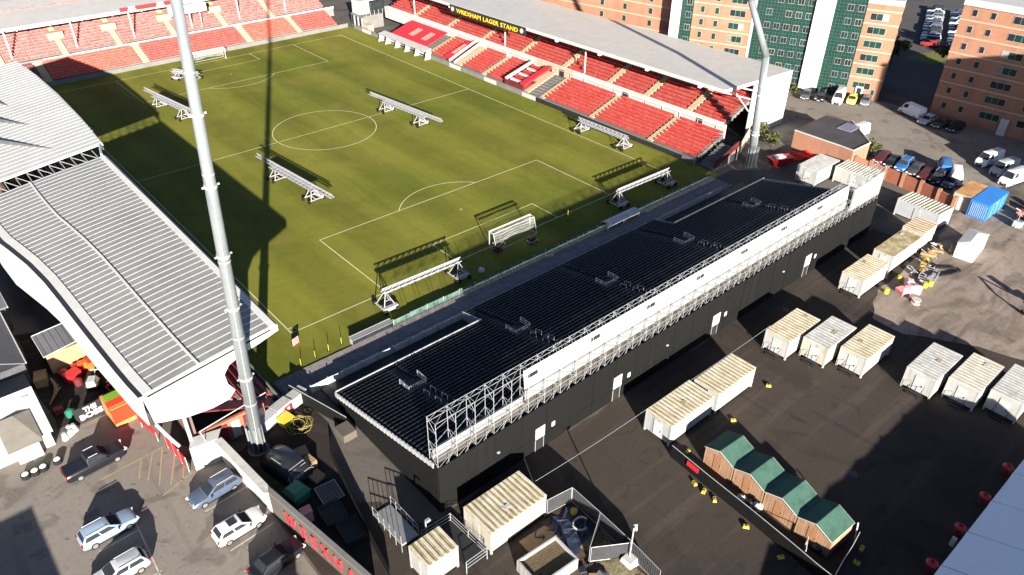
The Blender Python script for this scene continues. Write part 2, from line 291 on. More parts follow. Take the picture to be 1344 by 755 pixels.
def tier(parent, p0, al, bk, rows, length, depth, rise, aisles, seatmat, stepmat=CONC, aislemat=TAN, pitch=0.5, name='seats', blocks=None):
    """concrete steps, aisle stairs and seat blocks; aisles = [(s0,s1)] along the length; blocks override material per block index"""
    p0v = Vector(p0); A = Vector((*al,0)); B = Vector((*bk,0)); Z = Vector((0,0,1))
    st = MB()
    def bx(mb, s0, s1, d0, d1, z0, z1):
        P = [p0v+A*s+B*d for s, d in ((s0,d0),(s1,d0),(s1,d1),(s0,d1))]
        if A.cross(B).z < 0: P = P[::-1]
        mb.add([v+Z*z0 for v in P]+[v+Z*z1 for v in P], [(3,2,1,0),(4,5,6,7),(0,1,5,4),(1,2,6,5),(2,3,7,6),(3,0,4,7)])
    for r in range(rows): bx(st, 0, length, r*depth, (r+1)*depth, r*rise-0.6, r*rise)
    st.build('terrace_step', stepmat, parent)
    cuts = [0.0]+[x for a in aisles for x in a]+[length]
    for k in range(0, len(cuts), 2):
        s0, s1 = cuts[k], cuts[k+1]
        if s1-s0 < 1: continue
        m = MB()
        for r in range(rows):
            P = p0v + A*(s0+0.1) + B*(r*depth+depth*0.42) + Z*(r*rise)
            seat_row(m, P, al, bk, s1-s0-0.2, pitch=pitch)
        mm = (blocks or {}).get(k//2, seatmat)
        if mm is not None: m.build('seat_block', mm, parent, kind='stuff')
    for a, b in aisles:
        m = MB()
        for r in range(rows):
            for q in range(2): bx(m, a+0.06, b-0.06, r*depth+q*depth/2, r*depth+(q+1)*depth/2-0.01, r*rise+0.003, r*rise+(q+1)*rise/2+0.02)
        m.build('aisle_steps', aislemat, parent)

# ------------------------------------------------------------------ black temporary stand behind the near goal
KX0, KX1, KYB = -2.2, 72.0, -31.4
kop = thing('temporary_stand', 'long black temporary terrace of seats backing onto the container yard behind the near goal', 'grandstand', (KX0, KYB, 0))
ROWD, ROWR, ZTOP = 0.58, 0.129, 5.30
vom = [3.9, 17.7, 31.8, 46.4, 61.5]
for i in range(35):
    yb = -30.9 + i*ROWD; z = ZTOP - i*ROWR
    if i <= 28: x0, x1 = KX0+0.25, KX1-0.2
    else: x0, x1 = 16.4, 50.4
    m = MB().box(x0, x1, yb, yb+ROWD-0.01, z-0.30, z)
    m.build('terrace_row', BLACKDECK, kop)
    m = MB()
    sk = []
    for v in vom:
        sk.append((v-0.4-x0, v+0.4-x0))
        if -19.7 < yb+0.3 < -18.1: sk.append((v-1.15-x0, v+1.15-x0))
    seat_row(m, (x0, yb+0.42, z), (1,0), (0,-1), x1-x0, skip=sk, pitch=0.5, h=0.26, back=0.24)
    m.build('seat_row', BLACKSEAT, kop, kind='stuff')
# back cladding panels (12 tall sheets with joints) and side cladding
CLADS = [BLACKCLAD, mat('black_cladding_worn', (0.0064,0.0063,0.0062),(0.0050,0.0050,0.0051), scale=0.5, rough=0.75, spec=0.15, layers=(((1.2,1.2,0.15,0),0.3,0.52,0.7,1.35),)), mat('black_cladding_new', (0.0044,0.0045,0.0046),(0.0055,0.0055,0.0055), scale=0.3, rough=0.7, spec=0.2)]
n = 24; wd = (KX1-KX0)/n
for i in range(n):
    MB().box(KX0+i*wd+0.015, KX0+(i+1)*wd-0.015, KYB-0.085-random.choice((0,0.012,0.02)), KYB, 0.03, 5.42+random.uniform(-0.04,0.02)).build('back_panel', random.choice(CLADS), kop)
    if i: MB().box(KX0+i*wd-0.03, KX0+i*wd+0.03, KYB-0.125, KYB-0.11, 0.03, 5.4).build('panel_batten', CLADS[2], kop)
for sx, t in ((KX0, 0.1), (KX1, -0.1)):
    ys = [-14.3, -17.7, -21.1, -24.5, -27.9, -31.29]
    for a, b in zip(ys, ys[1:]):
        za, zb = 1.72+(-14.3-a)*0.2225, 1.72+(-14.3-b)*0.2225
        q = [(sx,a-0.012,0.0),(sx,b+0.012,0.0),(sx,b+0.012,zb),(sx,a-0.012,za)]
        if t < 0: q = q[::-1]
        MB().slab(q, 0.1).build('side_panel', BLACKCLAD, kop)
    for i in range(29):     # pale stepped edge guard along the side
        yb = -30.9+i*ROWD; z = ZTOP-i*ROWR
        MB().box(sx-0.09, sx+0.05, yb+0.02, yb+ROWD-0.03, z-0.18, z+0.34).build('edge_guard', STEEL, kop)
MB().box(KX0, 16.3, -14.42, -14.32, 0.0, 1.75).build('front_panel', BLACKCLAD, kop)
MB().box(50.5, KX1, -14.42, -14.32, 0.0, 1.75).build('front_panel', BLACKCLAD, kop)
MB().box(16.4, 50.4, -10.72, -10.62, 0.0, 0.90).build('front_panel', BLACKCLAD, kop)
for a, b in ((KX0, 16.3), (50.5, KX1)):
    MB().box(a, b, -14.25, -14.15, 2.08, 2.2).build('front_rail', STEEL, kop)
for xx in (16.35, 50.45):
    MB().slab([(xx,-14.3,0.0),(xx,-10.7,0.0),(xx,-10.7,1.3),(xx,-14.3,2.1)], 0.06).build('front_rail', STEEL, kop)
for a, b in ((KX0, 16.3), (50.5, KX1)): MB().box(a, b, -14.2, -10.75, 0.0, 0.22).build('trench_floor', BLACKDECK, kop)
# vomitories: white railings round the entrance, handrails up the aisle
for v in vom:
    yv0, yv1 = -19.7, -18.1
    m = MB(); 
    zf = lambda y: ZTOP - (y+30.9)/ROWD*ROWR
    for hgt in (0.45, 0.75, 1.05):
        m.path([(v-1.05,yv1,zf(yv1)+hgt),(v-1.05,yv0,zf(yv1)+hgt),(v+1.05,yv0,zf(yv1)+hgt),(v+1.05,yv1,zf(yv1)+hgt)], 0.04, 4)
    for px, py in ((v-1.05,yv1),(v-1.05,(yv0+yv1)/2),(v-1.05,yv0),(v,yv0),(v+1.05,yv0),(v+1.05,(yv0+yv1)/2),(v+1.05,yv1)):
        m.tube((px,py,zf(py)-0.3),(px,py,zf(yv1)+1.05),0.045,4)
    for k in range(9):
        px = v-1.05+2.1*k/8; m.tube((px,yv0,zf(yv0)),(px,yv0,zf(yv1)+1.05),0.022,4)
    m.build('vomitory_railing', SCAF, kop)
    MB().box(v-1.0, v+1.0, yv0+0.1, yv1, 0.9, zf(yv1)-0.35+0.65).build('vomitory_opening', DARK, kop)
    m = MB()
    for k in range(5):
        y = yv0-1.6-k*1.9
        for sx in (-0.38, 0.38): m.path([(v+sx,y,zf(y)),(v+sx,y,zf(y)+0.85),(v+sx,y-0.9,zf(y-0.9)+0.85),(v+sx,y-0.9,zf(y-0.9))], 0.02, 4)
    m.build('aisle_handrail', STEEL, kop)
# white notices and lamps on the back cladding
for (X, z0, w, h) in ((9.3,1.55,1.15,1.35),(19.9,1.6,1.2,1.5),(36.3,1.45,1.3,1.5),(55.4,1.5,1.3,1.6)):
    MB().box(X-w/2, X+w/2, KYB-0.16, KYB-0.11, z0, z0+h).build('notice_board', WHITESHEET, kop)
    MB().box(X+w/2+0.9, X+w/2+1.3, KYB-0.16, KYB-0.11, z0+0.45, z0+1.0).build('notice_board', WHITESHEET, kop)
    MB().box(X-0.55, X+0.45, KYB-0.14, KYB-0.11, 0.02, z0-0.15).build('access_door', mat('door_paint',(0.016,0.015,0.015),(0.022,0.021,0.020),rough=0.5), kop)
    MB().box(X-0.60, X-0.55, KYB-0.15, KYB-0.11, 0.02, z0-0.08).box(X+0.45, X+0.50, KYB-0.15, KYB-0.11, 0.02, z0-0.08).build('door_frame', STEEL, kop)
for X in (4.2, 27.5, 49.5):
    MB().box(X-0.12, X+0.12, KYB-0.26, KYB-0.11, 3.05, 3.17).build('bulkhead_lamp', WHITE, kop)

# scaffold gantry on the back of the stand
sc = thing('scaffold_gantry', 'white scaffold gantry with white sheeting along the top of the black stand', 'scaffolding', (KX0, -31.3, 5.0))
SY0, SY1, SZ0, SZT = -31.3, -30.15, 5.0, 10.3
nb = 37; bay = (KX1-KX0-0.3)/nb; H_ = SZT-SZ0; D_ = SY1-SY0
fm = MB()
for y in (0.0, D_): fm.tube((0,y,-0.5 if y == 0 else 0),(0,y,H_),0.03,5)
for z in (0.3,1.5,2.75,4.2,H_): fm.tube((0,-0.12,z),(0,D_+0.12,z),0.024,4)
for z0_, z1_ in ((0.3,1.5),(1.5,2.75),(4.2,H_)): fm.tube((0,0,z0_),(0,D_,z1_),0.020,4)
frame_me = fm.mesh('scaffold_frame', SCAF)
braces = [((0,0,0.3),(bay,0,1.5)),((bay,0,1.5),(0,0,2.75)),((0,D_,4.75),(bay/2,D_,H_)),((bay/2,D_,H_),(bay,D_,4.75)),((0,0,4.75),(bay,0,H_)),((0,D_,1.5),(bay,D_,2.75)),((0,-0.06,-0.5),(bay/2,-0.06,0.3)),((bay/2,-0.1,-0.45),(bay*0.55,-0.05,1.4)),((0,0,H_),(bay,D_,H_)),((bay*0.3,-0.09,0.2),(bay*0.7,-0.05,1.1))]
brace_me = [MB().tube(a_,b_,0.020,4).mesh('diagonal_brace', SCAF) for a_, b_ in braces]
for i in range(nb+1):
    x = 0.15+i*bay
    inst('scaffold_frame', frame_me, sc, (x, SY0+31.3, 0))
    if i < nb:
        for j, bm_ in enumerate(brace_me):
            if j in (4,) and 7.4 < KX0+x < 63.5: continue
            inst('diagonal_brace', bm_, sc, (x, SY0+31.3, 0))
for y, z in ((SY0-0.04,4.6),(SY0,5.3),(SY0,6.5),(SY0,7.75),(SY0,SZT),(SY1,5.3),(SY1,6.5),(SY1,9.75),(SY1,SZT)):
    MB().tube((KX0+0.15,y,z),(KX1-0.15,y,z),0.028,5).build('ledger_tube', SCAF, sc)
MB().box(KX0+0.2, KX1-0.2, SY0+0.1, SY1-0.1, 5.83, 5.88).build('scaffold_deck', mat('scaffold_board',(0.20,0.18,0.15),(0.14,0.125,0.105),scale=1.2,rough=0.9), sc)
mesh_m = mat('debris_netting', (0.30,0.31,0.32), (0.22,0.23,0.24), scale=1.5, rough=0.8, alpha=0.6)
for i in range(nb):
    x0, x1 = KX0+0.15+i*bay, KX0+0.15+(i+1)*bay
    if 7.4 < (x0+x1)/2 < 63.5:
        sag = random.uniform(-0.03, 0.03)
        MB().slab([(x0+0.012,-30.75,7.75+sag),(x1-0.012,-30.75,7.75-sag),(x1-0.012,-30.55,9.72),(x0+0.012,-30.55,9.72)], 0.03).build('sheeting_panel', WHITESHEET, sc)
        if i % 4 == 1: MB().obox(((x0+x1)/2, -30.66, 8.95), (1.15,0.16,0.36), 0.0).build('vent_slot', DARK, sc)
        MB().box(x0+0.02, x1-0.02, -30.78, -30.75, 6.45, 7.7).build('netting_panel', mesh_m, sc)
    elif (x0+x1)/2 > 63.5:
        MB().box(x0+0.03, x1-0.03, SY0-0.09, SY0-0.06, 6.2, 9.4).build('netting_panel', mesh_m, sc)
    else: MB().box(x0+0.03, x1-0.03, -30.6, -30.57, 5.9, 6.9).build('netting_panel', mesh_m, sc)

# walkway, pitch-side barriers
wk = struct(MB().box(-5.5, 70, -10.5, -6.55, -0.2, 0.10), 'terrace_walkway', PAVE)
slab_me = MB().box(0.015, 0.985, 0.03, 1.27, 0.0, 0.05).mesh('paving_slab', PAVE)
for i in range(75):
    for j in range(3): inst('paving_slab', slab_me, wk, (-5.3+i*1.0, -10.42+j*1.28, 0.10+random.uniform(0,0.012)))
bar = thing('terrace_barrier', 'low pale panel barrier between paved walkway and black stand', 'barrier', (-3.2, -10.6, 0))
for i in range(35):
    x = -3.2+i*2.0
    m = (DKGREEN if i in (17, 18) else WHITESHEET)
    MB().box(x+0.03, x+1.97, -10.62, -10.54, 0.0, 1.0+random.uniform(-0.03,0.03)).build('barrier_panel', m, bar)
    MB().box(x-0.05, x+0.05, -10.66, -10.5, 0.0, 1.1).build('barrier_post', STEEL, bar)
pf = thing('pitch_perimeter_fence', 'dark green mesh fence along the grass behind the near goal', 'fence', (9.6, -6.4, 0))
for i in range(25):
    x = 9.6+i*2.4
    MB().box(x+0.03, x+2.37, -6.43, -6.38, 0.05, 0.85+random.uniform(-0.05,0.05)).build('fence_panel', DKGREEN, pf)
    MB().tube((x,-6.4,0),(x,-6.4,0.95),0.035,5).build('fence_post', STEEL, pf)
# small shelters and posts beside the pitch
sh = thing('substitute_shelter', 'low grey glazed shelter at the pitch corner beside the walkway', 'shelter', (6.8,-6.2,0))
MB().slab([(4.1,-6.6,0.72),(9.4,-6.6,0.72),(9.4,-5.9,0.85),(4.1,-5.9,0.85)], 0.05).build('roof', mat('shelter_roof',(0.13,0.13,0.135),(0.10,0.10,0.105),rough=0.6), sh)
MB().box(4.1,9.4,-6.6,-6.55,0.0,0.68).build('back_panel', GLASSD, sh)
for x in (4.1,6.7,9.35): MB().box(x,x+0.05,-6.5,-5.95,0,0.7).build('side_panel', STEEL, sh)
m = MB().path([(4.08,-6.62,0.74),(9.42,-6.62,0.74),(9.42,-5.88,0.87),(4.08,-5.88,0.87),(4.08,-6.62,0.74)],0.025,4); m.build('frame', STEEL, sh)
MB().box(4.8,9.2,-6.45,-6.1,0.28,0.33).build('bench', DARK, sh)
sh = thing('white_canopy', 'long white curved canopy on the walkway right of the near goal', 'canopy', (47.7,-6.9,0.15))
m = MB()
for k in range(6):
    a0, a1 = math.pi*k/6, math.pi*(k+1)/6
    m.slab([(44.4,-6.9+0.75*math.cos(a0),0.75+0.55*math.sin(a0)),(51.0,-6.9+0.75*math.cos(a0),0.75+0.55*math.sin(a0)),(51.0,-6.9+0.75*math.cos(a1),0.75+0.55*math.sin(a1)),(44.4,-6.9+0.75*math.cos(a1),0.75+0.55*math.sin(a1))], 0.03)
m.build('roof', WHITESHEET, sh)
for x in (44.45,47.7,50.95):
    for y in (-7.6,-6.2): MB().tube((x,y,0.15),(x,y,0.78),0.04,5).build('leg', STEEL, sh)
for i, (px, py) in enumerate(((-1.9,-5.9),(-0.1,-5.7),(1.6,-5.65),(3.3,-5.5))):
    t = thing('yellow_post', 'yellow marker post near the corner flag, %s from the left' % ORD[i], 'post', (px,py,0.02), group='yellow posts by the near corner')
    MB().tube((0,0,0.06),(0,0,0.95),0.035,6).build('pole', YELLOW, t, world=False); MB().cyl((0,0,0),0.16,0.06,10).build('base', DARK, t, world=False)
t = thing('advert_board', 'small red and white board standing beside the near left corner arc', 'board', (-0.6,-2.3,0.02))
MB().obox((0,0,0.55),(0.9,0.05,0.9),0.3).build('board', mat('pink_board',(0.55,0.10,0.10),(0.6,0.3,0.3),scale=3,rough=0.6), t, world=False)
MB().box(-0.35,-0.3,0.0,0.4,0,0.6).box(0.3,0.35,0.1,0.5,0,0.6).build('strut', DARK, t, world=False)

# ------------------------------------------------------------------ left stand, two roofs
ls = thing('left_stand', 'white-roofed stand with ribbed translucent roof and bowed white rear fascia beside left touchline', 'grandstand', (-12,12,0))
FX, FZ, K = -6.0, 11.3, 0.122
zr = lambda x: FZ + K*(x-FX)
eave = [(-18.2,-12.4,6.7),(-18.48,-9.2,6.3),(-18.75,-3.8,5.7),(-18.97,0.9,5.0),(-19.2,6.7,4.5),(-19.45,11.7,4.5),(-19.9,16.4,4.0),(-20.55,20.7,3.7),(-21.2,24.5,3.6),(-21.5,30,3.6),(-21.5,36.1,3.6)]
def eave_x(y):
    for a, b in zip(eave, eave[1:]):
        if a[1] <= y <= b[1]: return a[0]+(b[0]-a[0])*(y-a[1])/(b[1]-a[1])
    return eave[-1][0]
RIBP = mat('roof_rib_paint',(0.50,0.495,0.475),(0.42,0.415,0.40),scale=0.7,rough=0.6)
ny = 48; y0, y1 = -12.4, 36.0; dy = (y1-y0)/ny
sag = lambda t: 0.14*math.sin(math.pi*t)            # the sheets belly up slightly
for i in range(ny):
    a, b = y0+i*dy, y0+(i+1)*dy; m = MB(); N = 6
    for k in range(N):
        t0, t1 = k/N, (k+1)/N
        P = lambda y, t: (FX+(eave_x(y)-FX)*t, y, zr(FX+(eave_x(y)-FX)*t)+sag(t))
        m.slab([P(b-0.003,t0),P(b-0.003,t1),P(a+0.003,t1),P(a+0.003,t0)], 0.06)
    m.build('roof_sheet', RIBGREY, ls)
for i in range(ny+1):
    y = y0+i*dy; m = MB(); N = 6; w = 0.075
    yy = min(max(y, y0+w+0.01), y1-w-0.01)
    for k in range(N):
        t0, t1 = 0.03+0.915*k/N, 0.03+0.915*(k+1)/N
        P = lambda s, t, d: (FX+(eave_x(yy)-FX)*t, yy+s, zr(FX+(eave_x(yy)-FX)*t)+sag(t)+d)
        m.add([P(-w,t0,0.004),P(w,t0,0.004),P(w,t1,0.004),P(-w,t1,0.004),P(-w,t0,0.018),P(w,t0,0.018),P(w,t1,0.018),P(-w,t1,0.018)], [(4,7,6,5),(0,4,5,1),(1,5,6,2),(2,6,7,3),(3,7,4,0)])
    m.build('roof_rib', RIBP, ls)
def along(t, z0, w, name, m):
    mb = MB(); n = 20
    for k in range(n):
        a, b = y0+(y1-y0)*k/n, y0+(y1-y0)*(k+1)/n
        P = lambda y, s, d: (FX+(eave_x(y)-FX)*t+s, y, zr(FX+(eave_x(y)-FX)*t+s)+sag(t)+d)
        mb.add([P(a,-w,z0),P(a,w,z0),P(b,w,z0),P(b,-w,z0),P(a,-w,z0+0.06),P(a,w,z0+0.06),P(b,w,z0+0.06),P(b,-w,z0+0.06)], [(4,5,6,7),(0,1,5,4),(1,2,6,5),(2,3,7,6),(3,0,4,7)])
    mb.build(name, m, ls)
along(0.60, 0.08, 0.10, 'roof_strip', RIBP); along(0.965, 0.045, 0.40, 'roof_edge_flashing', RIBP); along(0.03, 0.05, 0.28, 'roof_edge_flashing', RIBP)
along(1.014, 0.05, 0.20, 'rear_gutter', DARK)
MB().box(FX-0.4, FX+0.12, y0, y1, FZ-0.75, FZ-0.08).build('front_fascia', WHITE, ls)
# bowed rear fascia shell, panel by panel
for a, b in zip(eave, eave[1:]):
    m = MB(); N = 4
    def P(e, t):
        zt = zr(e[0])-0.02; zb = e[2]; s = t
        return (e[0]-0.10-0.12*math.sin(s*math.pi*0.55), e[1], zt+(zb-zt)*s)
    for k in range(N):
        t0, t1 = k/N, (k+1)/N
        m.slab([P(a,t0),P(b,t0),P(b,t1),P(a,t1)], -0.12)
    m.build('rear_fascia_panel', WHITESHEET, ls)
# near end fascia, with arch cut
ye = y0-0.06
pts = [(-18.3,zr(-18.3)-0.02),(-18.0,6.6),(-15.5,5.75),(-13.2,5.45),(-11.6,5.6),(-10.9,6.3),(-11.4,7.3),(-11.5,8.4),(-10.9,9.2),(-9.6,9.75),(-7.8,10.1),(-6.0,10.6),(-6.0,11.22)]
mid = [(x, min(zr(x)+sag((FX-x)/(FX+18.2))-0.03, 12)) for x in [-6.0-1.22*k for k in range(0,11)]]
poly = pts[:-1] + mid
m = MB(); nn = len(poly)
m.add([(x,ye,z) for x,z in poly]+[(x,ye+0.12,z) for x,z in poly], [tuple(range(nn)), tuple(range(2*nn-1,nn-1,-1))]+[(i,nn+i,nn+(i+1)%nn,(i+1)%nn) for i in range(nn)])
m.build('end_fascia', WHITESHEET, ls)
MB().slab([(-17.9,ye-0.02,zr(-17.9)-0.35),(-6.6,ye-0.02,zr(-6.6)-0.3),(-6.6,ye-0.02,zr(-6.6)-0.12),(-17.9,ye-0.02,zr(-17.9)-0.12)],0.02).build('end_gutter', DARK, ls)
# body below: brick plinth walls, seats, columns
MB().box(-14.8,-8.5,-11.6,-11.3,0,2.6).build('end_wall', BRICK2, ls)
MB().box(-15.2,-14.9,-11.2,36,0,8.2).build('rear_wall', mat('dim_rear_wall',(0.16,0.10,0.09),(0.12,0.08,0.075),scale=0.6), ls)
MB().box(-14.9,-8.6,-11.29,36,0,0.5).build('floor_slab', CONC, ls)
for k in range(5): MB().box(-14.3+k*1.2,-13.5+k*1.2,-11.75,-11.62,0.3,2.3).build('end_door', (DARKRED if k%2 else WHITE), ls)
tier(ls, (-6.6,-9.5,0.9), (0,1), (-1,0), 12, 45, 0.8, 0.42, [(8,9.2),(20,21.2),(32,33.2)], REDSEAT)
MB().box(-6.5,-6.3,-11,36,0,1.1).build('front_wall', CONC, ls)
m = MB().box(-14.8,-7.4,-11.2,-9.7,0.5,0.7); m.slab([(-7.0,-11.0,1.0),(-14.8,-11.0,4.9),(-14.8,-9.6,4.9),(-7.0,-9.6,1.0)], -0.15); m.build('end_stair', DARKRED, ls)
for y in (-11.8,0,12,24,35.8):
    MB().tube((-15.6,y,0),(-15.6,y,9.6),0.18,8).build('column', STEEL, ls)
MB().path([(-18.0,-12.6,6.6),(-17.3,-12.9,4.6),(-16.9,-13.0,3.6)],0.16,8).build('raking_strut', WHITE, ls)
MB().tube((-14.9,-12.7,3.8),(-8.4,-12.6,4.6),0.05,5).tube((-14.9,-12.7,3.8),(-14.2,-13.2,0),0.05,5).build('tie_rail', WHITE, ls)

lf = thing('far_left_stand', 'smooth grey-white roofed stand beyond the ribbed roof on left touchline', 'grandstand', (-12,62,0))
fedge = [(-5.3,39.7),(-4.7,52),(-4.5,64),(-4.7,76),(-5.6,86.5)]
m = MB()
for (xa,ya),(xb,yb) in zip(fedge, fedge[1:]):
    for k in range(3):
        XA = lambda t, x: x+(-24-x)*t
        t0, t1 = k/3, (k+1)/3
        m.slab([(XA(t0,xb),yb,zr(XA(t0,xb))+0.1),(XA(t1,xb),yb,zr(XA(t1,xb))+0.1),(XA(t1,xa),ya,zr(XA(t1,xa))+0.1),(XA(t0,xa),ya,zr(XA(t0,xa))+0.1)], 0.12)
m.build('roof', mat('pale_roof_sheet',(0.40,0.40,0.39),(0.33,0.33,0.32),scale=0.25,rough=0.6,fine=(1.5,0.06)), lf)
for i in range(38):
    y = 40.2+i*1.24
    xf = -5.1 if y < 45 or y > 82 else -4.75
    MB().slab([(xf-0.1,y+0.05,zr(xf)+0.15),(-23.8,y+0.05,zr(-23.8)+0.15),(-23.8,y-0.05,zr(-23.8)+0.15),(xf-0.1,y-0.05,zr(xf)+0.15)], 0.04).build('roof_seam', MATS['pale_roof_sheet'], lf)
for (xa,ya),(xb,yb) in zip(fedge, fedge[1:]):
    MB().slab([(xa+0.1,ya,FZ-0.6),(xb+0.1,yb,FZ-0.6),(xb+0.1,yb,FZ+0.2),(xa+0.1,ya,FZ+0.2)], 0.15).build('front_fascia', WHITE, lf)
for (xa,ya,xb,yb) in ((-13.4,71.8,-11.2,65.6),(-15.6,63.8,-10.8,55.2),(-18.0,56.8,-10.4,43.6)):      # dark tapered ridge fins on the roof
    d = Vector((xb-xa,yb-ya,0)).normalized(); n_ = Vector((-d.y,d.x,0))*0.35; A = Vector((xa,ya,zr(xa)+0.16)); B = Vector((xb,yb,zr(xb)+0.16))
    MB().add([A-n_,A+n_,B,A+Vector((0,0,0.8))],[(0,2,1),(0,3,2),(1,2,3),(0,1,3)]).build('roof_fin', SLATE, lf)
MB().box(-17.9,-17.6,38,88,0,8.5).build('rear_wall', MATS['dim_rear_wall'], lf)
tier(lf, (-6.6,39,0.9), (0,1), (-1,0), 12, 47, 0.8, 0.42, [(10,11.2),(23,24.2),(36,37.2)], REDSEAT)
MB().box(-6.5,-6.3,37,88,0,1.1).build('front_wall', CONC, lf)
m = MB()
for k in range(9):
    x = -6.8-k*1.35
    m.tube((x,36.2,zr(x)-0.2),(x,39.5,zr(x)-0.2),0.06,4); m.tube((x,36.2,zr(x)-0.2),(x-1.35,39.5,zr(x)-0.2),0.05,4)
m.tube((-6.4,36.3,FZ+0.1),(-5.6,39.8,FZ+0.1),0.16,6)
m.build('link_truss', STEEL, lf)

# ------------------------------------------------------------------ far end stand
fs = thing('far_end_stand', 'covered stand of faded red seats behind the far goal', 'grandstand', (33,115,0))
MB().box(-2,71,106.75,106.95,0,0.95).build('front_wall', CONC, fs)
tier(fs, (-6,107.1,0.75), (1,0), (0,1), 8, 74.5, 0.78, 0.30, [(7.0,8.6),(26.5,28),(50.5,52),(63.5,64.7)], ORANGESEAT, blocks={0: DARKRED, 2: REDSEAT, 4: REDSEAT})
MB().box(-11,71,113.45,113.65,1.5,3.8).build('tier_wall', mat('grimy_white',(0.20,0.195,0.19),(0.15,0.145,0.14),scale=0.8,rough=0.8), fs)
for i in range(12):
    x = 3+i*5.7
    MB().box(x,x+5.4,113.38,113.44,3.35,3.85).build('tier_board', (CABINGREY if i%3 else mat('teal_board',(0.10,0.22,0.22),(0.3,0.34,0.33),scale=2)), fs)
tier(fs, (-11,114.3,3.6), (1,0), (0,1), 17, 80, 0.82, 0.42, [(6,7.3),(18,19.3),(29,30.3),(41,42.3),(53,54.3),(65,66.3)], FADEDSEAT)
for i, x in enumerate((7.6,18.4,30.6,42.5)):
    MB().box(x-1.6,x+1.6,119.0,121.6,5.0,7.15).build('vomitory_wall', TAN, fs)
for x in (-2,10.5,22.4,35.4,47,59):
    MB().tube((x,115.8,3.5),(x,115.8,9.9),0.19,8).build('column', WHITE, fs)
m = MB().slab([(-14,115.9,10.15),(72,115.9,10.15),(72,136,11.2),(-14,136,11.2)], 0.25); m.build('roof', ROOFGREY, fs)
MB().box(-14,72,115.72,115.88,9.75,10.25).build('roof_fascia', WHITE, fs)
MB().box(-14,72,116.6,116.9,9.3,9.5).build('roof_truss', WHITE, fs)
for i in range(14): MB().box(-12+i*6.2,-11.7+i*6.2,116.0,117.0,9.3,9.9).build('truss_hanger', WHITE, fs)
for a, b, c in ((20.8,22.4,RED),(22.6,24.0,WHITE),(24.2,28.6,RED),(28.8,30.2,WHITE),(30.4,33,RED)):
    MB().box(a,b,115.55,115.7,9.9,10.75).build('roof_edge_board', c, fs)
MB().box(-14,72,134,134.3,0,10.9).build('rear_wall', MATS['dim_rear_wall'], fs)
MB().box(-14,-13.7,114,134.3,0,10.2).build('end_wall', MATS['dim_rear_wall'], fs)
sb = thing('scoreboard', 'grey scoreboard box with pale blue screen under far stand roof edge', 'scoreboard', (35.5,115.2,8.0))
MB().box(30.6,39.2,114.6,115.4,7.6,9.5).build('housing', CABINGREY, sb)
MB().box(36.4,38.7,114.52,114.58,8.0,9.3).build('screen', mat('screen_blue',(0.25,0.42,0.50),(0.5,0.6,0.62),scale=2.5,rough=0.2), sb)
MB().tube((33,115.0,7.6),(33,115.0,4.2),0.09,6).build('support', STEEL, sb); MB().tube((37.5,115.0,7.6),(37.5,115.0,4.2),0.09,6).build('support', STEEL, sb)

# ------------------------------------------------------------------ right stand
rs = thing('right_stand', 'long grey-roofed stand of red seats along the right touchline with a white end wall', 'grandstand', (86,50,0))
MB().box(71.75,71.95,-1.5,104,0,0.95).build('front_wall', CONC, rs)
cover_m = mat('red_seat_cover', (0.52,0.020,0.035), (0.46,0.016,0.028), scale=0.7, rough=0.6)
lower = (0,1)
A1 = [(9.2,10.4),(23.2,24.4),(36.6,37.8),(41.0,47.2),(54.8,56.0),(63.0,66.0),(74.4,75.4)]
tier(rs, (72.1,-1.2,0.75), (0,1), (1,0), 9, 91, 0.845, 0.26, A1, REDSEAT, blocks={3: None, 6: REDSEAT, 7: None})
MB().slab([(72.2,75.6,1.45),(79.4,75.6,3.65),(79.4,90.0,3.65),(72.2,90.0,1.45)], -0.04).build('seat_cover', cover_m, rs)
MB().slab([(72.2,65.6,1.47),(79.4,65.6,3.67),(79.4,67.9,3.67),(72.2,67.9,1.47)], -0.04).build('seat_cover', cover_m, rs)
for y in (78.0, 83.0): MB().slab([(74.6,y,2.24),(77.6,y,3.16),(77.6,y+1.9,3.16),(74.6,y+1.9,2.24)], -0.03).build('cover_emblem', mat('cream_print',(0.40,0.30,0.25),(0.45,0.16,0.14),scale=2.5,rough=0.7), rs)
MB().slab([(74.0,66.2,2.06),(77.8,66.2,3.23),(77.8,67.4,3.23),(74.0,67.4,2.06)], -0.03).build('cover_emblem', MATS['cream_print'], rs)
for y in (63.4, 65.2): MB().slab([(71.9,y,1.0),(79.6,y,3.9),(79.6,y+0.2,3.9),(71.9,y+0.2,1.0)], -0.5).build('divider_wall', WHITE, rs)
# players' tunnel block between the seat blocks
MB().box(72.0,79.3,41.0,46.8,0.3,1.9).build('tunnel_block', DARKRED, rs)
MB().slab([(72.0,40.6,1.95),(79.2,40.6,3.9),(79.2,42.0,3.9),(72.0,42.0,1.95)], -0.4).build('tunnel_canopy', cover_m, rs)
MB().slab([(72.0,46.0,1.95),(79.2,46.0,3.9),(79.2,46.6,3.9),(72.0,46.6,1.95)], -0.4).build('tunnel_canopy', WHITE, rs)
for k in range(6): MB().box(72.6+k*1.1,73.2+k*1.1,42.3,45.7,1.9+k*0.28,2.25+k*0.28).build('tunnel_seat', (RED if k%2 else WHITE), rs)
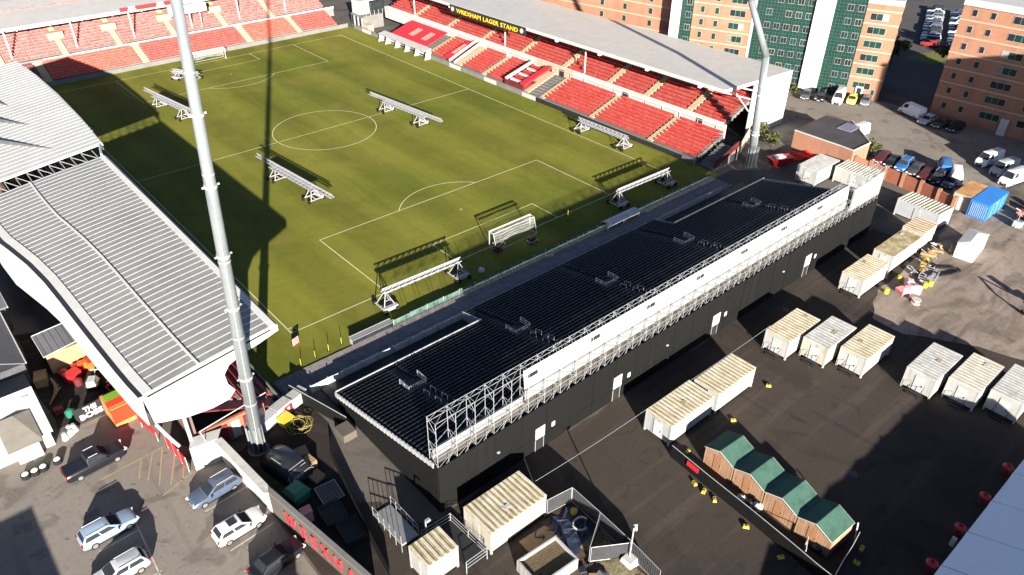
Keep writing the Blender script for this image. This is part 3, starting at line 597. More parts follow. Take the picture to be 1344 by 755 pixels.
# mid wall, boards
for i in range(20):
    y = -1.2+i*5.2
    MB().box(79.75,80.05,y+0.02,y+5.18,1.8,4.55).build('mid_wall_panel', (WHITE if i not in (7,8) else TAN), rs)
for i in range(26):
    y = 0.5+i*3.9
    MB().tube((79.6,y,3.0),(79.6,y,4.1),0.05,5).build('rail_post', STEEL, rs)
MB().box(79.55,79.62,-1,103,4.0,4.08).build('rail', STEEL, rs)
for y in (3.5,20.5,37.5,41.0): MB().box(79.68,79.74,y,y+1.3,2.6,4.2).build('doorway', DARK, rs)
tier(rs, (80.3,-0.4,4.3), (0,1), (1,0), 15, 102, 0.86, 0.36, [(7.0,8.3),(16.8,18.1),(26,27.3),(38.4,39.7),(51,52.3),(64,65.3),(77,78.3),(90,91.3)], REDSEAT)
MB().box(80.06,80.3,-0.4,102,3.9,4.75).build('upper_parapet', WHITE, rs)
MB().slab([(78.7,-0.6,10.75),(98.6,-0.9,9.95),(98.6,104,9.95),(78.7,104,10.75)], 0.3).build('roof', ROOFGREY, rs)
MB().box(78.52,78.68,-0.6,104,10.2,10.82).build('roof_fascia', WHITE, rs)
MB().slab([(78.7,-0.62,10.15),(98.6,-0.92,9.4),(98.6,-0.92,10.0),(78.7,-0.62,10.8)], 0.06).build('roof_end_fascia', WHITE, rs)
for k, (y0_, y1_) in enumerate(((-0.9,-0.6),)):
    m = MB()
    nq = [(87.0,y0_,0),(98.6,y0_,0),(98.6,y0_,9.4),(87.0,y0_,9.75)]
    m.slab(nq, 0.25); m.build('end_wall', WHITESHEET, rs)
for (a, b) in (((79.2,10.1),(86.8,7.3)),((81.5,9.9),(86.8,5.2)),((84.0,9.8),(86.8,8.9))): MB().tube((a[0],-0.6,a[1]),(b[0],-0.6,b[1]),0.13,6).build('end_brace', WHITE, rs)
MB().box(98.3,98.6,-0.6,104,0,9.6).build('rear_wall', PANEL, rs)
for y in (33.0,57.0,91): MB().tube((80.9,y,3.5),(80.9,y,10.3),0.16,8).build('column', WHITE, rs)
for i in range(9): MB().box(78.3,78.9,4+i*11.5,4.5+i*11.5,9.9,10.2).build('roof_floodlight', LAMPW, rs)
sg = MB().box(78.30,78.42,47.6,73.0,9.05,10.75).build('sign_board', DARK, rs)
letters('WREXHAM LAGER STAND', 'sign_lettering', mat('sign_yellow',(0.75,0.55,0.01),(0.70,0.50,0.01),rough=0.5), rs, (78.27,70.6,9.35), (0,-1,0), 1.3, 20.6, 0.02, 0.008, space=1.12)
MB().cyl((0,0,0),0.5,0.05,12).build('sign_roundel', WHITE, rs, world=False).matrix_basis = Matrix.Translation(Vector((78.28-86,72.0-50,9.9)))@Matrix.Rotation(R(-90),4,'Y')
MB().cyl((0,0,0),0.5,0.05,12).build('sign_roundel', WHITE, rs, world=False).matrix_basis = Matrix.Translation(Vector((78.28-86,48.8-50,9.9)))@Matrix.Rotation(R(-90),4,'Y')
for i in range(26):
    y = 1+i*4.0
    MB().box(71.55,71.68,y,y+3.9,0.02,0.85).build('advert_board', (DARK if i < 9 else (CONC if i%3 else CABINGREY)), rs)
# dugouts with white legs at the far end of the right stand
dg = thing('dugout', 'white-framed dugout shelter beneath the red seat cover', 'dugout', (71,79,0))
MB().slab([(69.9,72,1.9),(72.0,72,2.2),(72.0,91,2.2),(69.9,91,1.9)], -0.08).build('roof', WHITE, dg)
for y in (72,76,80,84,88,91): MB().slab([(69.95,y,0),(71.7,y,0),(71.7,y,2.1),(70.6,y,1.95)],0.1).build('leg', WHITE, dg)
MB().box(71.2,71.6,72.2,90.8,0.35,0.5).build('bench', DARK, dg)
cb = thing('corner_cabin', 'glazed white control cabin in the corner between far and right stands', 'cabin', (76,106,0))
MB().box(72.6,78.5,101.8,107.5,0,3.2).build('base', CONC, cb)
for k in range(6): MB().box(72.5,72.58,102.0+k*0.9,102.6+k*0.9,0.4,2.8).build('window', GLASSD if k%2 else CABINGREY, cb)
MB().box(73,76,104,107.3,3.2,6.4).build('wall', PANEL, cb); MB().box(72.9,72.98,104.3,107,3.9,6.0).build('window', WHITESHEET, cb)
MB().box(76.1,80,103.2,107.3,3.2,6.0).build('glazed_room', GLASSD, cb)
MB().box(72.8,80.2,103,107.5,6.4,6.6).build('roof', WHITE, cb)
MB().box(72.4,74,99.4,101.6,0,1.6).build('steps', MATS['tan_step'], cb)
for k in range(5): MB().box(73.5+k*1.2,73.58+k*1.2,101.6,101.7,3.2,4.4).build('rail_post', STEEL, cb)

# ------------------------------------------------------------------ floodlight masts
def mast(loc, pts, r0, r1, label, rings, heads):
    t = thing('floodlight_mast', label, 'floodlight', loc)
    n = len(pts)-1
    tot = sum((Vector(pts[i+1])-Vector(pts[i])).length for i in range(n)); s = 0
    m = MB()
    for i in range(n):
        L = (Vector(pts[i+1])-Vector(pts[i])).length
        m.tube(pts[i], pts[i+1], r0+(r1-r0)*s/tot, 20, r0+(r1-r0)*(s+L)/tot); s += L
    m.build('pole', mat('mast_paint',(0.185,0.205,0.215),(0.150,0.168,0.176),scale=0.8,rough=0.45,metal=0.1,layers=(((1.5,1.5,0.12,0),0.3,0.5,0.68,0.78),)), t, world=False, smooth=True)
    d = (Vector(pts[1])-Vector(pts[0])).normalized()
    L0 = (Vector(pts[1])-Vector(pts[0])).length; h_ = 6.0
    while h_ < L0-1:
        c = Vector(pts[0])+d*h_; rr = r0+(r1-r0)*h_/tot; MB().tube(c-d*0.05, c+d*0.05, rr+0.018, 20).build('section_joint', STEEL, t, world=False); h_ += 7.5
    sd_ = Vector((-0.3,-0.95,0)); MB().tube(Vector(pts[0])+sd_*(r0+0.05), Vector(pts[0])+d*L0+sd_*(r0+(r1-r0)*L0/tot+0.05), 0.035, 5).build('cable_conduit', STEEL, t, world=False)
    m = MB()
    for k in range(10):
        a = 2*math.pi*k/10; c = Vector((math.cos(a),math.sin(a),0))*(r0+0.10)
        m.obox(c+Vector((0,0,1.6)), (0.16,0.12,3.2), a)
    m.build('base_gusset', MATS['mast_paint'], t, world=False)
    MB().cyl((0,0,-0.02),r0+0.4,0.15,20).build('foundation', CONC, t, world=False)
    for h in rings:
        c = Vector(pts[0])+d*h; rr = r0+(r1-r0)*h/tot
        m = MB().tube(c-d*0.12, c+d*0.12, rr+0.05, 16)
        for a in (0, math.pi/2, math.pi, 1.5*math.pi): m.obox(c+Vector((math.cos(a),math.sin(a),0))*(rr+0.12), (0.2,0.1,0.14), a)
        m.build('ring_bracket', STEEL, t, world=False)
    top = Vector(pts[-1])
    for (dx, dz) in heads: MB().obox(top+Vector((dx*0.7,-dx*0.6,dz)), (1.0,0.5,0.8), -0.7).build('lamp', LAMPW, t, world=False)
    MB().tube(top+Vector((-2.2,1.9,0.2)), top+Vector((2.2,-1.9,0.2)), 0.12, 6).build('lamp_bar', STEEL, t, world=False)
HD = [(-3,0.5),(-1.5,0.5),(0,0.5),(1.5,0.5),(3,0.5),(-3,1.6),(-1.5,1.6),(0,1.6),(1.5,1.6),(3,1.6)]
mast((-10.75,-14.33,0), [(0,0,0),(2.15,-1.85,53)], 0.60, 0.30, 'tall pale floodlight mast rising beside the ribbed white roof', [9,16.5,21.5,27.5,33], HD)
mast((78.6,-7.8,0), [(0,0,0),(-0.75,0.6,17.9),(-3.6,3.1,26),(-4.6,4.0,29.5)], 0.70, 0.42, 'cranked pale floodlight mast at the end of the right-hand stand', [5.5,12], HD)

# ------------------------------------------------------------------ grow-light rigs on the pitch
def rig(loc, rz, L, legs, label, h=2.3, w=1.3, deck=0.62):
    t = thing('grow_light_rig', label, 'lighting rig', (*loc,0.02), rz, 'grow light rigs on the pitch')
    m = MB()
    for y in (-0.28,0.28): m.tube((-L/2,y,h),(L/2,y,h),0.07,5)
    m.tube((-L/2,0,h+0.45),(L/2,0,h+0.45),0.07,5)
    n = int(L/0.9)
    for k in range(n):
        x0, x1 = -L/2+L*k/n, -L/2+L*(k+1)/n
        m.tube((x0,-0.28,h),(x1,0,h+0.45),0.035,4); m.tube((x0,0.28,h),(x1,0,h+0.45),0.035,4); m.tube((x0,-0.28,h),(x0,0.28,h),0.035,4)
    RG = mat('rig_metal',(0.33,0.32,0.34),(0.25,0.245,0.26),scale=2,rough=0.5)
    m.build('boom', RG, t, world=False)
    m = MB(); nl = int(L*deck/1.0)
    lampm = mat('lamp_housing',(0.26,0.26,0.28),(0.20,0.20,0.22),scale=2,rough=0.5)
    me = MB().box(-0.42,0.42,-w/2,w/2,0,0.14).mesh('lamp_unit', lampm)
    for k in range(nl): inst('lamp_unit', me, t, (-L*deck/2+(k+0.5)*1.0, 0.25, h-0.2))
    for lx in legs:
        m = MB()
        for s in (-1,1):
            m.tube((lx+s*0.8,-0.9,0.45),(lx,-0.1,h),0.06,5); m.tube((lx+s*0.8,0.9,0.45),(lx,0.1,h),0.06,5)
            m.tube((lx+s*0.85,-1.1,0.42),(lx+s*0.85,1.1,0.42),0.08,5)
        m.tube((lx-0.85,0,0.42),(lx+0.85,0,0.42),0.08,5); m.tube((lx-0.5,-0.5,1.3),(lx+0.5,-0.5,1.3),0.06,4)
        m.build('leg_frame', RG, t, world=False)
        MB().box(lx-0.95,lx+0.95,-1.25,-0.75,0.3,0.75).build('drive_box', RG, t, world=False)
        for sx in (-1,1):
            for sy in (-1,1): MB().tube((lx+sx*0.8,sy*1.15,0.3),(lx+sx*0.8,sy*1.38,0.3),0.3,10).build('wheel', RUBBER, t, world=False)
    return t
rig((46.7,45.6),R(96),20.2,(-4.2,5.6),'white grow light rig standing right of the centre circle')
rig((17.5,32.6),R(95),20.6,(-5.0,4.9),'white grow light rig in the near left half of the pitch')
rig((15.0,76.6),R(98),18.5,(-4.6,4.6),'white grow light rig straddling the shadow edge in the far left half')
rig((67.6,15.4),R(91),11.6,(-5.0,5.0),'narrow grow light rig beside the right touchline seats',2.0,0.7,0.9)
rig((56.9,-3.2),R(-1),11.6,(-5.4,5.4),'grow light rig in shade near the right corner of the near goal line',2.3,1.0,0.92)
rig((16.3,-2.9),R(-1.5),11.4,(-5.3,5.3),'grow light rig behind the goal line left of the near goal',2.3,1.1,0.92)
rig((24.4,93.2),R(-58),6.4,(-1.8,1.8),'short grow light rig parked inside the far penalty area',1.5,2.0,0.9)

# ------------------------------------------------------------------ goals
def goal(gy, sg, label):
    t = thing('goal', label, 'goal', (cx,gy,0.02)); h, w, d = 2.44, 3.66, 1.5
    m = MB().tube((-w,0,0),(-w,0,h),0.075,8).build('post', WHITE, t, world=False); MB().tube((w,0,0),(w,0,h),0.075,8).build('post', WHITE, t, world=False)
    MB().tube((-w-0.06,0,h),(w+0.06,0,h),0.075,8).build('crossbar', WHITE, t, world=False)
    m = MB()
    for x in (-w,w): m.path([(x,0,h),(x,-sg*d*0.55,h-0.05),(x,-sg*d,0.06),(x,0,0.06)],0.035,5)
    m.tube((-w,-sg*d*0.55,h-0.05),(w,-sg*d*0.55,h-0.05),0.04,5); m.tube((-w,-sg*d,0.06),(w,-sg*d,0.06),0.035,5)
    m.build('stanchion', WHITE, t, world=False)
    # net rolled up and lifted onto the frame: a mesh of cords hanging in a bag
    m = MB(); nx, nzz = 36, 10
    prof = [(0.02,h-0.1),(0.25,h-0.28),(0.55,h-0.22),(0.82,h-0.10),(0.95,h-0.45),(1.02,h-0.85),(1.05,h-1.2),(0.98,h-1.5),(0.75,h-1.62),(0.5,h-1.55)]
    P = [[Vector((-w+0.1+2*(w-0.1)*i/nx, -sg*prof[j][0], prof[j][1]-0.12*math.sin(math.pi*i/nx*3)*(j/9.0))) for j in range(nzz)] for i in range(nx+1)]
    for i in range(nx+1):
        for j in range(nzz-1): m.tube(P[i][j],P[i][j+1],0.016,3,cap=False)
    for j in range(nzz):
        for i in range(nx): m.tube(P[i][j],P[i+1][j],0.016,3,cap=False)
    m.build('net', NET, t, world=False)
goal(0.0, 1, 'white goal at the near end with its net lifted off the grass'); goal(PL, -1, 'white goal at the far end in front of the faded red seats')
for i, (x, y) in enumerate(((41.2,-1.5),(41.4,-2.1))): pass
t = thing('corner_pole', 'thin pale pole standing on shaded grass right of the near goal', 'pole', (42.6,-1.5,0.02)); MB().tube((0,0,0),(0,0,1.6),0.04,6).build('pole', YELLOW, t, world=False); MB().cyl((0,0,0),0.15,0.08,10).build('base', DARK, t, world=False)
t = thing('kit_trolley', 'small dark trolley with boxes behind the near goal', 'trolley', (34.4,-2.9,0.02))
MB().box(-0.7,0.7,-0.4,0.4,0.3,0.4).build('bed', STEEL, t, world=False); MB().box(-0.5,0.1,-0.3,0.3,0.41,0.85).build('box', DARK, t, world=False); MB().box(0.2,0.55,-0.25,0.2,0.41,0.7).build('box', DARKRED, t, world=False)
for x in (-0.5,0.5):
    for y in (-0.35,0.35): MB().tube((x,y-0.05,0.15),(x,y+0.05,0.15),0.15,8).build('wheel', RUBBER, t, world=False)
t = thing('mower', 'small dark mower parked below the left goal post', 'mower', (29.4,-1.6,0.02))
MB().box(-0.5,0.5,-0.35,0.35,0.15,0.55).build('deck', DARKRED, t, world=False); MB().box(-0.25,0.25,-0.25,0.25,0.55,0.8).build('engine', DARK, t, world=False)
MB().path([(0.5,-0.3,0.5),(1.1,-0.3,1.0),(1.1,0.3,1.0),(0.5,0.3,0.5)],0.025,5).build('handle', STEEL, t, world=False)
for x in (-0.35,0.35):
    for y in (-0.38,0.38): MB().tube((x,y-0.05,0.14),(x,y+0.05,0.14),0.14,8).build('wheel', RUBBER, t, world=False)
t = thing('ball_bag', 'pale blue and white sack lying against the mesh fence behind the near goal', 'sack', (24.6,-4.0,0.02))
m = MB()
for k in range(5): m.cyl((0.18*math.cos(k*1.3),0.2*math.sin(k*1.3),0.0+0.08*(k%2)),0.32-0.03*k,0.42,9,0.18)
m.build('sack', mat('sack_cloth',(0.30,0.36,0.48),(0.5,0.52,0.56),scale=3,rough=0.8), t, world=False)

# ------------------------------------------------------------------ site cabins and containers
CH = 2.62
def cabin(x0, x1, y0, y1, label, roofm=ROOF_TAN, body=CABIN, name='site_cabin', cat='cabin', ribs=True, steps=True, h=CH, ribm=ROOF_RIB, group='white site cabins', door=True, windows=False, ribstep=0.5, legs=True, ribaxis='x', tilt=0.0):
    L, Wd = x1-x0, y1-y0
    if body is CABIN: body = random.choice((CABIN, CABIN2, CABIN3, CABIN))
    t = thing(name, label, cat, ((x0+x1)/2,(y0+y1)/2,0), tilt, group)
    a, b = L/2, Wd/2
    zb = 0.32 if legs else 0.02
    MB().box(-a,a,-b,b,zb,h-0.1).build('wall', body, t, world=False)
    MB().box(-a-0.03,a+0.03,-b-0.03,b+0.03,h-0.1,h-0.02).build('roof', roofm, t, world=False)
    if ribs:
        m = MB()
        if ribaxis == 'x':
            n = int(L/ribstep)
            for k in range(n+1):
                x = -a+0.12+(L-0.24)*k/n; m.box(x-0.10,x+0.10,-b+0.02,b-0.02,h-0.02,h+0.045)
        else:
            n = int(Wd/ribstep)
            for k in range(n+1):
                y = -b+0.12+(Wd-0.24)*k/n; m.box(-a+0.02,a-0.02,y-0.095,y+0.095,h-0.02,h+0.045)
        m.build('roof_ribs', ribm, t, world=False)
    m = MB()
    for k in range(1,int(L/1.5)):
        x = -a+L*k/int(L/1.5); m.box(x-0.03,x+0.03,-b-0.02,-b,zb+0.05,h-0.15)
    if m.v: m.build('wall_seam', CABINGREY, t, world=False)
    for sx in (-1,1):
        for sy in (-1,1): MB().box(sx*(a-0.07)-0.085,sx*(a-0.07)+0.085,sy*(b-0.07)-0.085,sy*(b-0.07)+0.085,0.0,h+0.02).build('corner_post', body, t, world=False)
    if door:
        MB().box(-a-0.05,-a-0.01,-0.5,0.42,zb+0.05,2.15).build('door', CABINGREY, t, world=False)
        MB().box(-a-0.08,-a-0.05,-0.46,-0.40,1.0,1.25).build('door_handle', DARK, t, world=False)
    for k in range(random.randint(0,1)):
        px, py = random.uniform(-a*0.8,a*0.8), random.uniform(-b*0.7,b*0.7)
        MB().box(px-random.uniform(0.2,0.5),px+random.uniform(0.2,0.5),py-0.2,py+0.2,h+0.01,h+0.052).build('roof_patch', random.choice((ROOF_TAN,ROOF_WHITE)), t, world=False)
    for sx in (-1,1):
        if not steps: MB().tube((sx*(a+0.03),-0.25,zb+0.1),(sx*(a+0.03),-0.25,h-0.2),0.025,5).build('lock_bar', STEEL, t, world=False)
    MB().box(-a*0.2-0.18,-a*0.2+0.18,-b-0.03,-b,h-0.55,h-0.35).build('vent', CABINGREY, t, world=False)
    if windows:
        for wx in (-a*0.5, a*0.45):
            w = MB().box(wx-0.55,wx+0.55,-b-0.04,-b-0.01,1.1,1.95).build('window', STEEL, t, world=False)
            MB().box(wx-0.48,wx+0.48,-b-0.055,-b-0.042,1.17,1.88).build('pane', GLASSD, w, world=False)
    if steps:
        for k in range(2): MB().box(-a-0.75+k*0.35,-a-0.42+k*0.35,-0.7,0.55,0.10+0.14*k,0.15+0.14*k).build('step', DARK, t, world=False)
        m = MB()
        for y in (-0.72,0.57):
            m.path([(-a-0.75,y,0),(-a-0.75,y,1.0),(-a-0.08,y,1.25)],0.025,4)
            m.tube((-a-0.4,y,0.1),(-a-0.4,y,1.12),0.02,4)
        m.build('step_rail', DARK, t, world=False)
    return t
cabin(-1.6,4.45,-37.5,-34.0,'big white site cabin with mossy ribbed roof against the near corner of the black stand',h=2.65,steps=False,door=False)
cabin(-7.2,-4.25,-36.65,-34.15,'short white cabin with tan ribbed roof beside the access ramp',steps=False,door=False,windows=False,h=2.6)
cabin(18.8,25.3,-39.25,-36.2,'white ribbed-roof cabin, left of the coupled pair facing the green-roofed huts',h=2.6,steps=False)
cabin(25.85,32.1,-39.45,-36.5,'white ribbed-roof cabin, right of the coupled pair facing the green-roofed huts',h=2.6,steps=False,door=False)
cabin(38.5,44.6,-39.4,-36.5,'white cabin with rust-streaked ribbed roof, leftmost of the middle three',ROOF_TAN)
cabin(40.45,46.3,-42.8,-39.9,'white cabin with plain pale roof, middle of the middle three',ROOF_WHITE,ribm=ROOF_WHITE)
cabin(42.0,48.0,-46.3,-43.4,'white cabin with tan ribbed roof, rightmost of the middle three',ROOF_TAN)
cabin(44.1,50.2,-52.55,-49.55,'white cabin with mossy rear edge, leftmost of the row by the dirt',ROOF_WHITE,ribm=ROOF_WHITE)
cabin(45.7,51.65,-56.1,-53.1,'white cabin with fine roof ribs, second of the row by the dirt',ROOF_WHITE)
cabin(47.0,53.0,-59.6,-56.65,'white cabin cut by the right edge of the view',ROOF_WHITE,ribm=ROOF_WHITE)
cabin(55.9,62.1,-38.7,-35.9,'white cabin with dark-striped ribbed roof nearest the wet ground',ROOF_TAN,h=2.6)
cabin(64.1,71.7,-38.4,-35.8,'long white cabin with yellow-green mossy flat roof',ROOF_TAN,ribs=False,h=2.6,steps=False)
cabin(72.5,76.6,-38.3,-35.5,'short white cabin with rust-striped roof behind the mossy one',ROOF_RUST,h=2.75,steps=False,door=False,ribstep=0.6)
cabin(79.9,83.6,-37.5,-31.3,'grey-white cabin lying crosswise beside the brick boundary wall',ROOF_WHITE,body=CABINGREY,ribaxis='y',steps=False,tilt=R(-5),windows=False)
cabin(88.6,94.3,-38.0,-35.6,'cream container with rusty brown roof beside the blue one',ROOF_RUST,name='shipping_container',cat='container',ribm=ROOF_RUST,steps=False,windows=False,legs=False,group='shipping containers')
t = cabin(88.0,94.7,-40.8,-38.2,'bright blue corrugated shipping container',BLUE,body=BLUE,name='shipping_container',cat='container',ribm=BLUE,steps=False,windows=False,door=False,legs=False,group='shipping containers')
for k in range(9): MB().box(-3.44,-3.36,-1.1+k*0.25,-0.98+k*0.25,0.3,2.3).build('door_rib', mat('pale_blue',(0.20,0.34,0.60),(0.16,0.28,0.55),rough=0.5), t, world=False)
cabin(79.3,85.9,-18.9,-15.5,'white cabin left of the pair behind the far end of black stand',ROOF_WHITE,steps=True,ribm=ROOF_WHITE)
cabin(83.4,87.2,-25.6,-19.6,'white cabin with ribbed roof lying crosswise behind the far end of the black stand',ROOF_WHITE,ribaxis='y',steps=False,windows=False)
t = thing('white_gazebo', 'plain white canvas-covered box tent on the dirt', 'tent', (77.4,-42.9,0), R(6))
MB().box(-2.6,2.6,-1.2,1.2,0.02,2.2).build('canvas_wall', WHITESHEET, t, world=False)
MB().add([(-2.7,-1.3,2.2),(2.7,-1.3,2.2),(2.7,1.3,2.2),(-2.7,1.3,2.2),(-1.6,0,2.42),(1.6,0,2.42)],[(0,1,5,4),(1,2,5),(2,3,4,5),(3,0,4),(3,2,1,0)]).build('canvas_roof', WHITESHEET, t, world=False)
t = thing('open_skip', 'open-topped timber skip filled with soil at the bottom edge', 'skip', (0.9,-41.5,0), R(-4))
m = MB()
for a in ((-2,2,-1.4,-1.25),(-2,2,1.25,1.4),(-2,-1.85,-1.25,1.25),(1.85,2,-1.25,1.25)): m.box(*a,0.02,1.3)
m.build('side', CABIN, t, world=False); MB().box(-1.85,1.85,-1.25,1.25,0.02,0.95).build('soil', mat('soil',(0.09,0.065,0.04),(0.13,0.10,0.06),scale=2.5,rough=1,bump=0.8), t, world=False)

# ------------------------------------------------------------------ cars
CARM = {}
def carpaint(nm, c): return mat('car_'+nm, c, tuple(x*0.93 for x in c), rough=0.32, spec=0.35)
PAINT = {'silver_blue':(0.20,0.27,0.36),'silver':(0.40,0.42,0.44),'navy':(0.060,0.080,0.125),'white':(0.70,0.70,0.69),'black':(0.010,0.010,0.014),'grey':(0.14,0.145,0.15),'red':(0.35,0.02,0.02),'blue':(0.03,0.12,0.32),'yellow':(0.62,0.55,0.10),'dark_grey':(0.05,0.052,0.056),'maroon':(0.10,0.012,0.016)}
def loft(secs):
    m = MB(); n = len(secs[0]); vs = [p for s in secs for p in s]; fs = []
    for i in range(len(secs)-1):
        for j in range(n): fs.append((i*n+j, i*n+(j+1)%n, (i+1)*n+(j+1)%n, (i+1)*n+j))
    fs += [tuple(range(n-1,-1,-1)), tuple(range((len(secs)-1)*n, len(secs)*n))]
    return m.add(vs, fs)
def on_quad(q, u0, u1, v0, v1, t=0.012):
    q = [Vector(a) for a in q]
    P = lambda u, v: (q[0]*(1-u)+q[1]*u)*(1-v)+(q[3]*(1-u)+q[2]*u)*v
    c = [P(u0,v0),P(u1,v0),P(u1,v1),P(u0,v1)]; nrm = (c[1]-c[0]).cross(c[2]-c[0]).normalized()
    return MB().slab([a+nrm*t for a in c], t*1.6)
KIND = {  # L, W, H, shoulder, cabin bottom rear/front x, cabin top rear/front x, hood height drop
 'hatch': (4.25,1.80,1.44,0.90,-2.02,1.00,-1.55,0.10,0.11),
 'estate':(4.5,1.82,1.46,0.91,-2.15,1.0,-1.80,0.12,0.11),
 'suv':   (4.55,1.88,1.70,1.02,-2.12,1.02,-1.92,0.40,0.08),
 'saloon':(4.5,1.78,1.42,0.90,-1.75,0.95,-1.10,0.20,0.10),
 'pickup':(5.3,1.90,1.78,1.05,-0.75,1.25,-0.62,0.55,0.06),
 'van':   (5.2,2.00,2.25,1.15,-2.5,1.95,-2.48,1.30,0.35)}
def soften(me, off, seg=2, ang=0.35):
    bm = bmesh.new(); bm.from_mesh(me); bmesh.ops.remove_doubles(bm, verts=bm.verts, dist=1e-4)
    es = [e for e in bm.edges if len(e.link_faces) == 2 and e.calc_face_angle(0) > ang]
    bmesh.ops.bevel(bm, geom=es, offset=off, segments=seg, affect='EDGES', profile=0.6, clamp_overlap=True)
    for f in bm.faces: f.smooth = True
    bm.to_mesh(me); bm.free(); return me
CARGLASS = mat('car_glass', (0.018,0.020,0.024), (0.030,0.034,0.040), scale=1.2, rough=0.5, spec=0.0)
def carmesh(kind):
    if kind in CARM: return CARM[kind]
    L, Wd, H, sh, rb, fb, rt, ft, drop = KIND[kind]; w = Wd/2; D = {}
    def sec(x, hw, zt, zb=0.24): return [(x,-hw*0.90,zb),(x,-hw,zb+0.18),(x,-hw*0.99,zt-0.16),(x,-hw*0.90,zt),(x,hw*0.90,zt),(x,hw*0.99,zt-0.16),(x,hw,zb+0.18),(x,hw*0.90,zb)]
    l = L/2
    st = [(-l,w*0.84,sh-0.22,0.34),(-l+0.10,w*0.93,sh-0.06,0.27),(-l+0.5,w,sh,0.22),(0,w,sh,0.22),(fb,w,sh-0.01,0.22),(fb+(l-fb)*0.5,w*0.98,sh-drop*0.6,0.22),(l-0.22,w*0.92,sh-drop*1.5,0.25),(l-0.05,w*0.80,sh-drop*2.2-0.06,0.30),(l,w*0.66,sh-drop*2.2-0.20,0.38)]
    D['body'] = soften(loft([sec(*s) for s in st]).mesh('body', carpaint('silver',PAINT['silver'])), 0.07)
    wb, wt = w*0.90, w*0.70; zt = H-0.05
    B = [(rb,-wb,sh-0.02),(fb,-wb,sh-0.02),(fb,wb,sh-0.02),(rb,wb,sh-0.02)]; T = [(rt,-wt,zt),(ft,-wt,zt),(ft,wt,zt),(rt,wt,zt)]
    m = MB().add(B+T, [(0,1,5,4),(1,2,6,5),(2,3,7,6),(3,0,4,7),(4,5,6,7)])
    m.add([(rt+0.06,-wt+0.05,zt),(ft-0.05,-wt+0.05,zt),(ft-0.05,wt-0.05,zt),(rt+0.06,wt-0.05,zt),(rt+0.22,-wt+0.2,H),(ft-0.25,-wt+0.2,H),(ft-0.25,wt-0.2,H),(rt+0.22,wt-0.2,H)],[(0,1,5,4),(1,2,6,5),(2,3,7,6),(3,0,4,7),(4,5,6,7)])
    D['cabin'] = soften(m.mesh('cabin', carpaint('silver',PAINT['silver'])), 0.05)
    D['windscreen'] = on_quad((B[1],B[2],T[2],T[1]),0.05,0.95,0.10,0.90).mesh('windscreen', CARGLASS)
    if kind != 'van': D['rear_window'] = on_quad((B[3],B[0],T[0],T[3]),0.09,0.91,0.22,0.92).mesh('rear_window', CARGLASS)
    spl = [(0.06,0.47),(0.51,0.90)] if kind != 'van' else [(0.72,0.94)]
    for i, (u0, u1) in enumerate(spl):
        D['side_window%d'%i] = on_quad((B[0],B[1],T[1],T[0]),u0,u1,0.20,0.86).mesh('side_window', CARGLASS)
        D['side_window%d'%(i+5)] = on_quad((B[2],B[3],T[3],T[2]),1-u1,1-u0,0.20,0.86).mesh('side_window', CARGLASS)
    for i, (sx, sy) in enumerate(((-1,-1),(-1,1),(1,-1),(1,1))):
        x = sx*L*0.305; y0_ = sy*(w-0.20); y1_ = sy*(w+0.015)
        D['wheel%d'%i] = MB().tube((x,y0_,0.32),(x,y1_,0.32),0.32,12).mesh('wheel', RUBBER)
        D['rim%d'%i] = MB().tube((x,y1_-sy*0.02,0.32),(x,y1_+sy*0.012,0.32),0.21,10).mesh('rim', RIM)
    zl = sh-drop*2.2-0.02
    for i, s in enumerate((-1,1)):
        D['headlight%d'%i] = MB().obox((l-0.16,s*w*0.66,zl-0.06),(0.34,0.34,0.14),-s*0.35).mesh('headlight', LAMPW)
        D['tail_light%d'%i] = MB().obox((-l+0.06,s*w*0.76,sh-0.16),(0.14,0.24,0.22),s*0.2).mesh('tail_light', TAIL)
        D['mirror%d'%i] = MB().obox((fb-0.35,s*(w+0.10),sh+0.06),(0.12,0.2,0.14)).mesh('mirror', DARK)
    D['number_plate0'] = MB().box(l-0.03,l+0.015,-0.26,0.26,0.42,0.53).mesh('number_plate', LAMPW); D['number_plate1'] = MB().box(-l-0.015,-l+0.03,-0.26,0.26,0.5,0.61).mesh('number_plate', YELLOW)
    D['grille'] = MB().box(l-0.06,l+0.008,-w*0.5,w*0.5,0.56,sh-drop*2.2-0.2).mesh('grille', DARK); D['sill'] = MB().box(-l*0.5,l*0.48,-w-0.004,w+0.004,0.2,0.33).mesh('sill', DARK); D['door_seam'] = MB().box(-0.02,0.0,-w*0.998,w*0.998,0.34,sh-0.1).mesh('door_seam', DARK)
    if kind == 'pickup': D['bed_cover'] = MB().box(-l+0.14,rb-0.03,-w*0.84,w*0.84,sh-0.02,sh+0.06).mesh('bed_cover', TARP)
    if kind in ('estate','suv','pickup'):
        for i, s in enumerate((-1,1)): D['roof_rail%d'%i] = MB().tube((rt+0.15,s*wt*0.93,H+0.02),(ft-0.2,s*wt*0.93,H+0.02),0.028,5).mesh('roof_rail', STEEL)
    CARM[kind] = D; return D
def car(kind, paint, x, y, rz, label, group=None, full=True, cat='car', name='parked_car'):
    t = thing(name, label, cat, (x,y,0.012), rz, group); D = carmesh(kind); pm = carpaint(paint, PAINT[paint]); wh = {}
    for k, me in D.items():
        nm = k.rstrip('0123456789')
        if not full and nm in ('number_plate','grille','sill','door_seam','rim','headlight','tail_light','mirror','roof_rail'): continue
        if nm == 'rim': inst('rim', me, wh[k[3:]]); continue
        o = inst(nm, me, t, material=pm if nm in ('body','cabin') else None)
        if nm == 'wheel': wh[k[5:]] = o
    return t
LC = 'cars parked in the left car park'
car('estate','silver_blue',-24.35,-15.0,R(3),'pale blue estate car parked at the centre of the left car park',LC)
